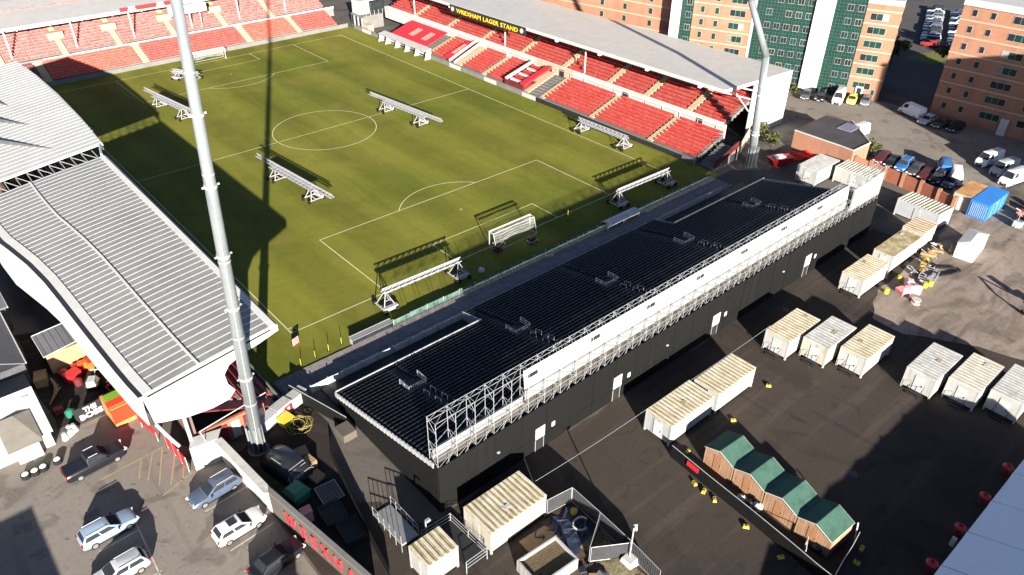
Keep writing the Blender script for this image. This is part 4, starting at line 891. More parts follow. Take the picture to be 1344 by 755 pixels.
car('estate','silver',-25.05,-19.85,R(182),'silver-blue car cut by bottom edge of the view',LC)
car('estate','navy',-15.95,-16.75,R(184),'slate-blue car parked against the white wall',LC)
t = car('hatch','white',-16.0,-21.85,R(2),'white car with black sunroof parked against the wall',LC)
MB().box(-0.85,-0.15,-0.40,0.40,1.46,1.475).build('sunroof', GLASSD, t, world=False)
car('saloon','black',-15.1,-26.9,R(8),'black car in shade below the red WREXHAM letters',LC)
car('pickup','black',-22.9,-6.5,R(4),'long black pickup with roof rails near the white cottage',LC,cat='pickup')
RC = 'cars parked behind the right stand'
for i, (k, p, x, y) in enumerate((('hatch','dark_grey',114.3,3.6),('suv','black',115.6,1.2),('van','white',117.6,-1.6),('hatch','yellow',118.9,-3.7),('hatch','grey',120.3,-5.8))):
    car(k,p,x,y,R(200),{'dark_grey':'dark grey hatchback at the foot of the green glass facade','black':'black car next to the dark grey one by the glass facade','white':'white van nose-in by the orange brick flats','yellow':'yellow car parked by the orange brick flats','grey':'grey car right of the yellow one by the flats'}[p],RC,full=True,cat='van' if k=='van' else 'car',name='parked_van' if k=='van' else 'parked_car')
for i, (k, p, x, y, a) in enumerate((('van','white',121.0,-14.6,70),('hatch','silver',119.6,-18.2,175),('saloon','dark_grey',119.8,-20.6,175),('hatch','black',120.0,-23.2,176))):
    car(k,p,x,y,R(a),{'van':'white van parked at the corner of the shaded brick block','hatch':('silver' if p=='silver' else 'black')+' hatchback in shade beneath the right-hand brick block','saloon':'dark grey saloon in shade beneath the right-hand brick block'}[k],RC,cat='van' if k=='van' else 'car',name='parked_van' if k=='van' else 'parked_car')
car('van','white',103.4,-12.9,R(172),'long white van parked behind the flat-roofed brick building',RC,cat='van',name='parked_van')
rowp = ['maroon','black','blue','dark_grey','maroon','black','navy']
for i, p in enumerate(rowp):
    car(('hatch','saloon','suv')[i%3],p,96.9-0.12*i,-20.9-1.95*i*0.98,R(185),'%s car %s in the row behind the brick boundary wall' % (p.replace('_',' '),ORD[i]),'cars behind the brick boundary wall')
car('van','blue',100.2,-29.6,R(25),'bright blue van beside the white van behind the boundary wall','cars behind the brick boundary wall',cat='van',name='parked_van')
car('van','white',98.6,-32.0,R(25),'white van with blue side behind the boundary wall','cars behind the brick boundary wall',cat='van',name='parked_van')
for i, (x, y) in enumerate(((109.4,-33.0),(107.6,-36.0),(104.8,-38.4))):
    car('van',('white','silver','white')[i],x,y,R(168),'%s van in the shaded corner right of the boundary wall' % ('far white','pale silver','near white')[i],'vans in the shaded corner',cat='van',name='parked_van')
for c in range(3):
    for i in range(13):
        p = random.choice(['silver','black','grey','white','dark_grey','navy','silver']) if i else 'red'
        car(random.choice(['hatch','saloon','suv']),p,169+i*2.9,3.5+i*1.15-c*6.2+(c==2)*1.5,R(112),'%s car, %s from the front in the %s row of the distant car park' % (p.replace('_',' '), ORD[i], ('left','middle','right')[c]),'cars in the distant car park',full=False)

# ------------------------------------------------------------------ student halls
def facade_frame(o, d):
    """returns P(s, off, z): s along facade from o in direction d, off outwards (towards the stadium)"""
    d = Vector((*d,0)).normalized(); nrm = Vector((-d.y, d.x, 0))
    if nrm.x > 0: nrm = -nrm
    o = Vector((*o,0)); return lambda s, off, z: o+d*s+nrm*off+Vector((0,0,z))
def fbox(m, P, s0, s1, o0, o1, z0, z1):
    q = [P(s0,o0,0),P(s1,o0,0),P(s1,o1,0),P(s0,o1,0)]
    if (q[1]-q[0]).cross(q[2]-q[0]).z < 0: q = q[::-1]
    n = Vector((0,0,1))
    return m.add([v+n*z0 for v in q]+[v+n*z1 for v in q], [(3,2,1,0),(4,5,6,7),(0,1,5,4),(1,2,6,5),(2,3,7,6),(3,0,4,7)])
FRAMEW = mat('window_frame', (0.30,0.285,0.26), (0.24,0.23,0.21), rough=0.6)
def win(t, P, s0, s1, z0, z1, n=1, off=0.0, glass=GLASSG):
    w = fbox(MB(), P, s0, s1, off+0.002, off+0.05, z0, z1).build('window', FRAMEW, t)
    k = (s1-s0-0.1)/n
    for i in range(n):
        g = glass if (n == 1 or i == 1) else random.choice((GLASSD, GLASSG, GLASSG, GLASSD, FRAMEW, mat('curtain',(0.20,0.19,0.16),(0.14,0.13,0.12),scale=1.5)))
        fbox(MB(), P, s0+0.05+i*k+0.03, s0+0.05+(i+1)*k-0.03, off+0.045, off+0.062, z0+0.08, z1-0.08).build('pane', g, w, world=True)
FL = [4.25, 6.85, 9.42, 11.98, 14.5, 16.95]
TOP = 18.6
h1 = thing('student_block', 'orange brick and green glass hall of residence behind the right stand', 'building', (112,20,0))
P1 = facade_frame((123.1,-6.8), (-5.45,14.15))
def curtain(t, P, s0, s1, z0=0.3, z1=TOP, cols=None):
    fbox(MB(), P, s0+0.02, s1-0.02, -0.5, -0.02, z0, z1).build('curtain_glass', GLASSG, t)
    fh = 2.56; zz = z0; m = MB(); n = cols or max(2, int((s1-s0)/0.62))
    for k in range(n+1):
        s = s0+0.02+(s1-s0-0.04)*k/n; fbox(m, P, s-0.03, s+0.03, -0.02, 0.05, z0, z1)
    z = z0
    while z < z1-0.05: fbox(m, P, s0+0.02, s1-0.02, -0.02, 0.04, z-0.025, z+0.025); z += 0.64
    m.build('mullion_grid', mat('green_mullion',(0.050,0.085,0.074),(0.036,0.062,0.055),rough=0.5), t)
    # opening lights and dark spandrels per floor
    f = 0
    while z0+f*fh+2.2 < z1:
        for j in range(int((s1-s0)/1.9)):
            a = s0+0.35+j*1.9; 
            if random.random() < 0.92:
                w = fbox(MB(), P, a, a+1.2, -0.015, 0.06, z0+f*fh+0.66, z0+f*fh+1.90).build('window', FRAMEW if random.random() < 0.25 else mat('lilac_frame',(0.22,0.215,0.24),(0.18,0.175,0.20)), t)
                for q in range(2): fbox(MB(), P, a+0.06+q*0.56, a+0.56+q*0.56, 0.055, 0.075, z0+f*fh+0.74, z0+f*fh+1.82).build('pane', GLASSD if random.random() < 0.6 else GLASSG, w)
        f += 1
def brickwing(t, P, s0, s1, z0, z1, wins, depth=12, off=0.0):
    fbox(MB(), P, s0, s1, -depth, off, 0, z1).build('wall', BRICK, t)
    for z in FL:
        if z > z0: fbox(MB(), P, s0-0.02, s1+0.02, off+0.003, off+0.10, z-0.14, z+0.14).build('stone_band', BAND, t)
    fbox(MB(), P, s0-0.05, s1+0.05, -depth-0.05, off+0.22, z1, z1+0.9).build('parapet', WHITE, t)
    for i, z in enumerate([1.7]+FL[:-1]):
        zz = (FL[i-1] if i else 1.4)
        if zz < z0-2.5: continue
        for (a, b, n) in wins: win(t, P, a, b, zz+0.62, zz+1.95, n, off)
brickwing(h1, P1, 0, 6.1, 0, TOP-0.5, [(1.9,5.2,3)])
MB().add([], []) 
fbox(MB(), P1, 0.0, 0.02, 0, 0, 0, 0)
curtain(h1, P1, 6.1, 11.7)
fbox(MB(), P1, 11.7, 15.2, -10, 0.55, 0, TOP+0.8).build('stair_tower', PANEL, h1)
curtain(h1, P1, 15.2, 26.3)
brickwing(h1, P1, 26.9, 39.0, 2, TOP-0.5, [(28.2,31.4,3),(33.6,34.5,1),(36.6,37.5,1)])
curtain(h1, P1, 39.0, 41.6)
fbox(MB(), P1, 41.6, 43.6, -10, 0.55, 0, TOP+0.8).build('stair_tower', PANEL, h1)
fbox(MB(), P1, 6.1, 26.9, -11.5, -0.55, 0, TOP).build('core', PANEL, h1); fbox(MB(), P1, 39.0, 43.6, -11.5, -10.0, 0, TOP).build('core', PANEL, h1)
fbox(MB(), P1, 26.3, 26.9, -0.5, 0.1, 0, TOP).build('downpipe_strip', STEEL, h1)
# projecting wing at the left, corner towards the camera
PW_ = facade_frame((112.6,31.9), (-2.5,14.0))
h2 = thing('student_wing', 'orange brick wing with stone bands at the left end of the halls', 'building', (112,45,0))
brickwing(h2, PW_, 3.5, 40, 2, TOP-0.5, [(8.5,9.5,1),(15,16,1),(21,22,1)], depth=14, off=2.6)
PE = facade_frame(tuple(PW_(3.5,2.6,0))[:2], (1,0.25)); 
dE = (PW_(3.5,-6,0)-PW_(3.5,2.6,0)).normalized(); oE = PW_(3.5,2.6,0)
PEf = lambda s, off, z: oE + dE*s + Vector((dE.y,-dE.x,0))*off + Vector((0,0,z))
for z in FL: fbox(MB(), PEf, 0.12, 8.4, 0.004, 0.10, z-0.14, z+0.14).build('stone_band', BAND, h2)
for z in FL[:-1]:
    for s in (2.2, 5.0): win(h2, PEf, s, s+0.9, z+0.62, z+1.95, 1, 0.003)
# end face bands on first block's right-hand gable
dG = (P1(0,-6,0)-P1(0,0,0)).normalized(); oG = P1(0,0,0); PG = lambda s, off, z: oG + dG*s + Vector((dG.y,-dG.x,0))*off + Vector((0,0,z))
for z in FL: fbox(MB(), PG, 0.15, 11.8, 0.004, 0.10, z-0.14, z+0.14).build('stone_band', BAND, h1)
win(h1, P1, 0.9, 1.6, 1.0, 2.2, 1); 
fbox(MB(), P1, 3.0, 4.4, 0.01, 0.25, 0, 2.5).build('door_surround', WHITE, h1); fbox(MB(), P1, 3.3, 4.1, 0.2, 0.28, 0, 2.2).build('door', GLASSD, h1)
FL2 = [4.15,6.85,9.5,12.15,15.1,17.9]
h3 = thing('brick_block', 'red-orange brick hall of residence with cream bands, half in shadow at right edge', 'building', (130,-28,0))
P3 = facade_frame((123.4,-16.8), (0.9,-16.5))
fbox(MB(), P3, 0, 30, -13, 0.0, 0, 20.3).build('wall', BRICK, h3)
for z in FL2: fbox(MB(), P3, -0.05, 30, 0.003, 0.10, z-0.13, z+0.13).build('stone_band', BAND, h3)
fbox(MB(), P3, -0.1, 30.1, -13.1, 0.25, 20.3, 21.4).build('parapet', WHITE, h3)
for i, z in enumerate([1.3]+FL2):
    if z > 18.5: continue
    win(h3, P3, 1.6, 2.5, z+0.75, z+1.95, 1, 0, GLASSD); win(h3, P3, 4.6, 5.5, z+0.75, z+1.95, 1, 0, GLASSD)
    win(h3, P3, 8.2, 11.6, z+0.70, z+2.0, 3); win(h3, P3, 14.4, 15.8, z+0.7, z+2.0, 1, 0, GLASSD); win(h3, P3, 18.2, 21.6, z+0.7, z+2.0, 3)
fbox(MB(), P3, 12.0, 13.3, 0.02, 0.5, 0, 3.0).build('door_canopy', WHITE, h3)
# tall hall outside the view whose shadow falls on the brick block and the shaded corner
h4 = thing('tall_hall', 'tall brick hall outside the right edge casting shade across the rear car park', 'building', (99,-92,0))
MB().box(87.5,112,-100,-79.5,0,29.0).build('wall', BRICK, h4); MB().box(87.2,112.3,-100.3,-79.2,29.0,29.6).build('parapet', WHITE, h4)
for k in range(9):
    for j in range(6): MB().box(90+j*3.7,91.8+j*3.7,-79.5,-79.44,2+k*3,3.5+k*3).build('window', GLASSD, h4)

# flat-roofed brick building and boundary wall behind the black stand
t = thing('flat_roofed_building', 'low orange brick building with dark flat roof and white parapet edge', 'building', (94,-13,0))
MB().prism([(89.6,-8.4),(89.4,-16.8),(89.2,-19.2),(94.3,-19.4),(101.0,-12.6),(100.4,-8.0)][::-1],0,3.3).build('wall', BRICK, t)
MB().prism([(89.9,-8.6),(89.7,-16.8),(89.5,-18.9),(94.2,-19.1),(100.6,-12.6),(100.1,-8.3)][::-1],3.3,3.36).build('roof', mat('dark_felt',(0.045,0.042,0.045),(0.07,0.066,0.07),scale=0.4), t)
for a, b in (((89.6,-8.4),(89.4,-16.8)),((89.4,-16.8),(89.2,-19.2)),((89.2,-19.2),(94.3,-19.4)),((94.3,-19.4),(101,-12.6))):
    MB().tube((*a,3.42),(*b,3.42),0.13,4).build('parapet', WHITE, t)
MB().box(96.0,99.5,-15.0,-12.5,3.36,3.5).build('skylight', mat('slate_blue',(0.10,0.10,0.15),(0.2,0.2,0.26),scale=3), t)
t = thing('brick_boundary_wall', 'orange brick boundary wall with piers between the cabins and the rear car park', 'wall', (90,-27,0))
wl = [(90.2,-19.6),(90.4,-22.0),(90.3,-24.6),(89.9,-27.6),(89.4,-30.6),(88.6,-33.6),(87.8,-36.2)]
for a, b in zip(wl, wl[1:]):
    d = (Vector(b)-Vector(a)).normalized(); n_ = Vector((-d.y,d.x))*0.13
    A, B = Vector(a)+d*0.25, Vector(b)-d*0.25
    MB().prism([tuple(A-n_),tuple(B-n_),tuple(B+n_),tuple(A+n_)],0,2.1).build('wall_panel', BRICK2 if b[1] < -26 else BRICK, t)
for a in wl: MB().box(a[0]-0.24,a[0]+0.24,a[1]-0.24,a[1]+0.24,0,2.35).build('pier', BRICK, t)
t = thing('red_skip', 'red skip with pale rubbish beside the far cabins', 'skip', (82.6,-10.6,0), R(-25))
MB().add([(-1.3,-0.7,0.05),(1.3,-0.7,0.05),(1.3,0.7,0.05),(-1.3,0.7,0.05),(-2.1,-0.95,1.3),(2.1,-0.95,1.3),(2.1,0.95,1.3),(-2.1,0.95,1.3)],[(3,2,1,0),(0,1,5,4),(1,2,6,5),(2,3,7,6),(3,0,4,7),(4,5,6,7)]).build('tub', RED, t, world=False)
MB().box(-1.2,0.6,-0.6,0.6,1.301,1.55).build('rubbish', mat('pink_rubbish',(0.6,0.35,0.33),(0.65,0.6,0.58),scale=3), t, world=False)
t = thing('red_tarpaulin', 'bright red tarpaulin lying against the flat-roofed brick building', 'tarpaulin', (87.4,-11.6,0), R(-28))
m = MB(); N = 8
for i in range(N):
    for j in range(3):
        Q = lambda a, b: (-3.5+7*a/N, -1.1+2.2*b/3, 0.35+0.22*math.sin(a*1.7+b)+0.3*b/3)
        m.slab([Q(i,j),Q(i+1,j),Q(i+1,j+1),Q(i,j+1)],0.05)
m.build('sheet', mat('bright_red',(0.60,0.03,0.03),(0.5,0.02,0.02),scale=2), t, world=False)
t = thing('timber_hoarding', 'pale plywood hoarding panels at the foot of the right stand end wall', 'hoarding', (82.5,-3.8,0))
for k in range(7): MB().obox((79.2+k*1.3,-4.7+k*0.55,1.1),(1.3,0.06,2.2),R(23)).build('board', mat('plywood',(0.50,0.44,0.34),(0.42,0.36,0.27),scale=1.5), t)
t = thing('ramp_stair', 'concrete corner stair with black rails beneath the right stand end', 'stairs', (75.5,-2.5,0))
for k in range(8): MB().box(72.3+k*0.7,73.0+k*0.7,-5.0,-2.2,0.02,0.35+k*0.28).build('step', CONC, t)
m = MB()
for y in (-5.0,-2.2):
    m.tube((72.3,y,1.3),(77.9,y,3.4),0.05,5)
    for k in range(5): m.tube((72.4+k*1.35,y,0.2+k*0.5),(72.4+k*1.35,y,1.35+k*0.5),0.04,4)
m.build('handrail', DARK, t); MB().slab([(72.2,-5.2,0.3),(78.2,-5.2,2.4),(78.2,-5.2,3.5),(72.2,-5.2,1.4)],0.06).build('side_screen', DARKRED, t)

# ------------------------------------------------------------------ green-roofed huts, black hoarding, yellow blocks
hut_w = 3.28
for i in range(4):
    ang = R(-3.6); yc = -44.25-i*hut_w; xc = 21.1-i*0.22
    t = thing('wooden_hut', 'wooden hut with green felt gable roof, %s in the row of four from the cabins' % ORD[i], 'hut', (xc,yc,0), ang, 'green-roofed wooden huts')
    a, b = 1.42, hut_w/2-0.03
    for k in range(11):
        y = -b+2*b*k/11; zt = 2.05+0.95*(1-abs((y+b/11))/b)
        for sx in (-a, a):
            MB().add([(sx-0.04,y+0.008,0.0),(sx+0.04,y+0.008,0.0),(sx+0.04,y+2*b/11-0.008,0.0),(sx-0.04,y+2*b/11-0.008,0.0),(sx-0.04,y+0.008,2.02+0.64*(1-abs(y)/b)),(sx+0.04,y+0.008,2.02+0.64*(1-abs(y)/b)),(sx+0.04,y+2*b/11-0.008,2.02+0.64*(1-abs(y+2*b/11)/b)),(sx-0.04,y+2*b/11-0.008,2.02+0.64*(1-abs(y+2*b/11)/b))],[(3,2,1,0),(4,5,6,7),(0,1,5,4),(1,2,6,5),(2,3,7,6),(3,0,4,7)]).build('wall_plank', WOOD, t, world=False)
    for sy in (-1,1): MB().box(-a+0.05,a-0.05,sy*b-0.04*sy-0.03,sy*b-0.04*sy+0.03,0,2.03).build('side_wall', WOOD, t, world=False)
    for sy in (-1,1):
        q = [(-a-0.18,0.0,2.76),(a+0.18,0.0,2.76),(a+0.18,sy*(b+0.0),2.08),(-a-0.18,sy*(b+0.0),2.08)]
        if sy > 0: q = q[::-1]
        MB().slab(q if sy < 0 else q, 0.06 if sy else 0.06).build('roof_slope', GREENROOF, t, world=False)
    for sy in (-1,1):
        for k in (-0.7,0.1,0.9): MB().tube((k,sy*0.05,2.785),(k,sy*(b-0.02),2.105),0.022,4).build('felt_seam', GREENROOF, t, world=False)
    m = MB()
    for sx in (-a-0.19, a+0.19):
        for sy in (-1,1): m.tube((sx,0,2.76),(sx,sy*b,2.08),0.045,4)
    m.tube((-a-0.19,-b,2.1),(a+0.19,-b,2.1),0.05,4)
    m.build('bargeboard', WHITE, t, world=False)
    d = MB().box(-a-0.07,-a-0.045,-0.3,0.5,0.05,1.9).build('door', mat('door_wood',(0.24,0.12,0.06),(0.30,0.16,0.09),scale=3), t, world=False)
    MB().box(-a-0.085,-a-0.07,-0.24,-0.18,0.9,1.05).build('handle', DARK, d, world=False)
    MB().box(-a-0.06,-a-0.042,-b+0.05,-b+0.13,0,2.0).build('corner_trim', PALLET, t, world=False); MB().box(-a-0.06,-a-0.042,b-0.13,b-0.05,0,2.0).build('corner_trim', PALLET, t, world=False)
bf = thing('black_hoarding', 'black hoarding fence with pale top rail in front of the wooden huts', 'hoarding', (17.1,-48,0))
bpts = [(17.95,-40.2),(17.75,-42.4),(17.55,-44.6),(17.4,-46.8),(17.25,-49),(17.05,-51.2),(16.85,-53.4),(16.6,-55.6),(16.5,-57.2)]
for a, b in zip(bpts, bpts[1:]):
    MB().slab([(a[0],a[1]-0.01,0.0),(b[0],b[1]+0.01,0.0),(b[0],b[1]+0.01,1.45),(a[0],a[1]-0.01,1.45)],0.05).build('hoarding_panel', BLACKCLAD, bf)
    MB().tube((*a,1.48),(*b,1.48),0.035,5).build('top_rail', STEEL, bf)
for a, b in zip([(16.5,-57.2),(18.4,-56.9),(20.2,-56.7)],[(18.4,-56.9),(20.2,-56.7),(22.0,-56.4)]): MB().slab([(*a,0),(*b,0),(*b,1.45),(*a,1.45)],0.05).build('hoarding_panel', BLACKCLAD, bf); MB().tube((*a,1.48),(*b,1.48),0.035,5).build('top_rail', STEEL, bf)
MB().slab([(17.72,-42.2,0.75),(17.62,-43.5,0.75),(17.62,-43.5,1.3),(17.72,-42.2,1.3)],-0.08).build('red_board', RED, bf)
t = thing('hut_fence', 'pale post and rail at the lower end of the wooden huts', 'fence', (18.4,-54.2,0))
MB().tube((18.3,-53.9,1.5),(16.95,-54.5,1.5),0.05,5).build('rail', WHITE, t); MB().tube((18.3,-53.9,0),(18.3,-53.9,1.55),0.05,5).build('post', WHITE, t); MB().tube((22.0,-56.3,0),(22.1,-56.0,2.2),0.06,6).build('post', WHITE, t)
for i, (x, y) in enumerate(((17.0,-43.7),(16.9,-44.8),(16.85,-46.0),(16.5,-49.5),(16.1,-53.1),(21.9,-57.0),(20.3,-57.4),(33.5,-40.6),(19.6,-40.9),(26.4,-41.2))):
    lb = ['first yellow ballast block along the black hoarding from the cabins','second yellow ballast block along the black hoarding','third yellow ballast block along the black hoarding','fourth yellow ballast block along the black hoarding','lowest yellow ballast block along the black hoarding','yellow block behind the last wooden hut','greenish yellow block at the hoarding end corner','yellow block lying below the right coupled cabin','yellow block beside the first wooden hut','yellow block between the coupled cabins and huts'][i]
    t = thing('ballast_block', lb, 'block', (x,y,0.01), random.uniform(0,3), 'yellow ballast blocks')
    MB().add([(-0.28,-0.18,0),(0.28,-0.18,0),(0.28,0.18,0),(-0.28,0.18,0),(-0.22,-0.12,0.22),(0.22,-0.12,0.22),(0.22,0.12,0.22),(-0.22,0.12,0.22)],[(3,2,1,0),(4,5,6,7),(0,1,5,4),(1,2,6,5),(2,3,7,6),(3,0,4,7)]).build('body', YELLOW, t, world=False)
    MB().tube((0,-0.09,0.22),(0,0.09,0.22),0.045,6).build('handle', DARK, t, world=False)
for i, (x, y) in enumerate(((18.6,-47.6),(18.5,-48.4),(18.9,-49.0),(19.0,-54.6))):
    t = thing('bin_bag', ['pale rubbish sack in front of the second hut','dark rubbish sack in front of the second hut','blue-grey rubbish sack near the third hut','black drum in the corner below the last hut'][i], 'sack', (x,y,0.01), i)
    MB().cyl((0,0,0),0.42,0.4,9,0.46).cyl((0,0,0.4),0.46,0.35,9,0.14).build('sack', [CABIN,TARP,CABINGREY,TARP][i], t, world=False); MB().cyl((0,0,0.73),0.1,0.12,6,0.16).build('knot', TARP, t, world=False)

# ------------------------------------------------------------------ marquee
mq = thing('marquee', 'large pale blue-white canvas marquee at the lower right corner', 'marquee', (24,-68,0))
EY, EZ, RY, RZ_ = -62.3, 2.75, -68.6, 5.05
nbm = 7; bx0, bx1 = 8.5, 41.5; bw = (bx1-bx0)/nbm
for i in range(nbm):
    a, b = bx0+i*bw, bx0+(i+1)*bw
    for (yy0,zz0,yy1,zz1) in ((EY,EZ,RY,RZ_),(RY,RZ_,-74.9,EZ)):
        m = MB(); N = 8
        for u in range(N):
            for v in range(4):
                def Q(uu, vv):
                    uu, vv = uu/N, vv/4.0
                    return (a+0.03+(b-a-0.06)*uu, yy0+(yy1-yy0)*vv, zz0+(zz1-zz0)*vv-0.16*math.sin(math.pi*uu)*(0.4+0.6*math.sin(math.pi*vv))+0.02*math.sin(9*uu+5*vv+i))
                q = [Q(u,v),Q(u,v+1),Q(u+1,v+1),Q(u+1,v)]
                m.slab(q[::-1], 0.02)
        m.build('roof_panel', MARQ, mq, smooth=False)
    MB().box(a+0.03,b-0.03,EY-0.03,EY,0.02,EZ-0.02).build('wall_panel', MARQ, mq)
for xe, sgn in ((bx0+0.03,1),(bx1-0.03,-1)): MB().add([(xe,EY,0.02),(xe,-74.9,0.02),(xe,-74.9,EZ-0.03),(xe,RY,RZ_-0.05),(xe,EY,EZ-0.03)]+[(xe+0.03*sgn,EY,0.02),(xe+0.03*sgn,-74.9,0.02),(xe+0.03*sgn,-74.9,EZ-0.03),(xe+0.03*sgn,RY,RZ_-0.05),(xe+0.03*sgn,EY,EZ-0.03)],[(0,1,2,3,4),(9,8,7,6,5),(0,5,6,1),(1,6,7,2),(2,7,8,3),(3,8,9,4),(4,9,5,0)]).build('gable_wall', MARQ, mq)
MB().box(bx0+0.1,bx1-0.1,-74.93,-74.9,0.02,EZ-0.03).build('wall_panel', MARQ, mq)
for i in range(nbm+1):
    x = bx0+i*bw
    MB().tube((x,EY,0),(x,EY,EZ),0.06,6).tube((x,EY,EZ),(x,RY,RZ_+0.02),0.045,6).tube((x,RY,RZ_+0.02),(x,-74.9,EZ),0.045,6).build('frame_bow', STEEL, mq)
for i, x in enumerate((24.05,29.35,34.4,39.5)):
    t = thing('red_barrel_heater', 'red drum standing along the marquee edge, %s from the bottom' % ORD[i], 'drum', (x,EY+0.75,0.01), 0, 'red drums by the marquee')
    MB().cyl((0,0,0),0.34,0.95,14,0.38).build('barrel', DARKRED, t, world=False); MB().cyl((0,0,0.95),0.48,0.18,14,0.30).build('lid', RED, t, world=False); MB().cyl((0,0,1.13),0.12,0.1,8).build('knob', DARK, t, world=False)
t = thing('gas_bottle', 'pale grey gas bottle between two red drums', 'bottle', (27.9,EY+0.6,0.01)); MB().cyl((0,0,0),0.2,0.9,10).cyl((0,0,0.9),0.2,0.15,10,0.08).build('body', CABINGREY, t, world=False); MB().cyl((0,0,1.05),0.06,0.12,6).build('valve', DARK, t, world=False)

# ------------------------------------------------------------------ mesh fencing compound
def fence_panel(a, b, label, h=2.0):
    a, b = Vector((*a,0)), Vector((*b,0)); L = (b-a).length; mid = (a+b)/2; rz = math.atan2((b-a).y,(b-a).x)
    t = thing('mesh_fence_panel', label, 'fence panel', tuple(mid), rz, 'mesh fence panels')
    m = MB().path([(-L/2+0.04,0,0.05),(-L/2+0.04,0,h),(L/2-0.04,0,h),(L/2-0.04,0,0.05)],0.024,6); m.tube((-L/2,0,0.25),(L/2,0,0.25),0.02,5); m.build('frame', STEEL, t, world=False)
    m = MB(); n = int(L/0.22)
    for k in range(1,n): m.tube((-L/2+L*k/n,0,0.25),(-L/2+L*k/n,0,h),0.005,3,cap=False)
    for k in range(1,7): m.tube((-L/2,0,0.25+(h-0.25)*k/7),(L/2,0,0.25+(h-0.25)*k/7),0.005,3,cap=False)
    m.build('mesh', mat('dull_wire',(0.14,0.14,0.145),(0.10,0.10,0.105),rough=0.6), t, world=False)
    MB().box(-L/2+0.05,L/2-0.05,0.03,0.045,0.2,h-0.05).build('screen_net', mat('screen_netting',(0.035,0.037,0.04),(0.05,0.052,0.056),scale=1.0,rough=0.9,alpha=0.78), t, world=False)
    for s in (-1,1): MB().box(s*L/2-0.3,s*L/2+0.3,-0.12,0.12,0.0,0.14).build('foot_block', DARK, t, world=False)
fence_panel((4.5,-37.6),(7.1,-38.0),'mesh fence panel joining the big white cabin')
fence_panel((7.1,-38.0),(7.0,-41.3),'mesh fence panel running down from the compound corner')
fence_panel((7.0,-41.3),(6.8,-45.0),'mesh fence panel between the open gate and the lamp post')
fence_panel((6.8,-45.0),(6.45,-48.3),'mesh fence panel below the lamp post at the bottom edge')
fence_panel((7.0,-41.4),(3.9,-43.2),'open mesh gate leaf swung into the compound')
fence_panel((3.9,-43.3),(6.7,-45.1),'mesh gate leaf leaning back to the lamp post')
t = thing('lamp_post', 'slim pole with small white floodlight on a white concrete foot', 'lamp post', (6.3,-45.4,0))
MB().add([(-0.6,-0.6,0),(0.6,-0.6,0),(0.6,0.6,0),(-0.6,0.6,0),(-0.45,-0.45,0.75),(0.45,-0.45,0.75),(0.45,0.45,0.75),(-0.45,0.45,0.75)],[(3,2,1,0),(4,5,6,7),(0,1,5,4),(1,2,6,5),(2,3,7,6),(3,0,4,7)]).build('foot', WHITE, t, world=False)
MB().tube((0.1,0.1,0.7),(0.1,0.1,4.7),0.06,6).build('pole', STEEL, t, world=False); MB().obox((0.1,-0.1,4.5),(0.4,0.2,0.3),0.6).build('lamp', LAMPW, t, world=False); MB().tube((-0.3,0.3,4.7),(0.5,-0.1,4.7),0.03,4).build('bracket', DARK, t, world=False)
struct(sheet([(-0.5,-50),(7.0,-50),(7.0,-38.2),(4.4,-37.8),(1.5,-39.5)],0.014), 'compound_dirt', mat('dark_soil',(0.050,0.036,0.026),(0.11,0.085,0.052),scale=0.35,rough=1,bump=0.8,fine=(2.5,0.3),contrast=0.14))
t = thing('blue_sheet', 'crumpled dark blue tarpaulin in the fenced compound', 'tarpaulin', (4.6,-40.0,0.02))
m = MB(); N = 9
Q = lambda a, b: (-2.2+4.4*a/N+0.3*math.sin(b*2.1), -1.9+3.6*b/N+0.25*math.sin(a*1.7), 0.12+0.14*math.sin(a*1.9+b*0.7)*math.cos(b*1.3))
for i in range(N):
    for j in range(N): m.slab([Q(i,j),Q(i+1,j),Q(i+1,j+1),Q(i,j+1)],0.03)
m.build('sheet', BLUETARP, t, world=False)
t = thing('yellow_bucket', 'yellow bucket at the top corner of the fenced compound', 'bucket', (6.4,-39.0,0.02)); MB().cyl((0,0,0),0.26,0.45,12,0.34).build('tub', YELLOW, t, world=False); MB().tube((-0.34,0,0.45),(0.34,0,0.45),0.03,5).build('handle', STEEL, t, world=False)
t = thing('grey_hose', 'loop of pale grey hose on the blue tarpaulin', 'hose', (5.9,-40.3,0.3)); m = MB()
m.path([(0.9*math.cos(k*0.4)*0.8,0.6*math.sin(k*0.4),0.12+0.05*math.sin(k)) for k in range(13)],0.09,6); m.build('hose', CABINGREY, t, world=False)
t = thing('dirt_ridge', 'grassy soil ridge along the compound fence', 'mound', (5.4,-45.5,0)); m = MB(); N = 10
Q = lambda a, b: (-1.0+2.2*b/4+0.2*math.sin(a), 3.8-9.5*a/N, 0.02+0.28*math.sin(math.pi*b/4)*(0.7+0.3*math.sin(a*2.3)))
for i in range(N):
    for j in range(4): m.slab([Q(i,j+1),Q(i,j),Q(i+1,j),Q(i+1,j+1)],-0.06)
m.build('soil', mat('grassy_soil',(0.12,0.10,0.055),(0.19,0.165,0.11),scale=1.6,rough=1,fine=(5,0.3),bump=0.8), t, world=False)
for i, (x, y) in enumerate(sorted([(random.uniform(0.5,5.0), random.uniform(-47.5,-41)) for _ in range(9)], key=lambda q: -q[1])):
    t = thing('debris_piece', 'loose scrap slab on the dark soil of the fenced compound, %s from its upper end' % ORD[i], 'debris', (x,y,0.02), random.uniform(0,3), 'scrap in the fenced compound')
    m = MB().obox((0,0,0.12),(random.uniform(0.4,1.0),random.uniform(0.2,0.6),0.2),0,0.15); m.build('slab', random.choice([BLUETARP,CONC,CABINGREY,PALLET]), t, world=False)
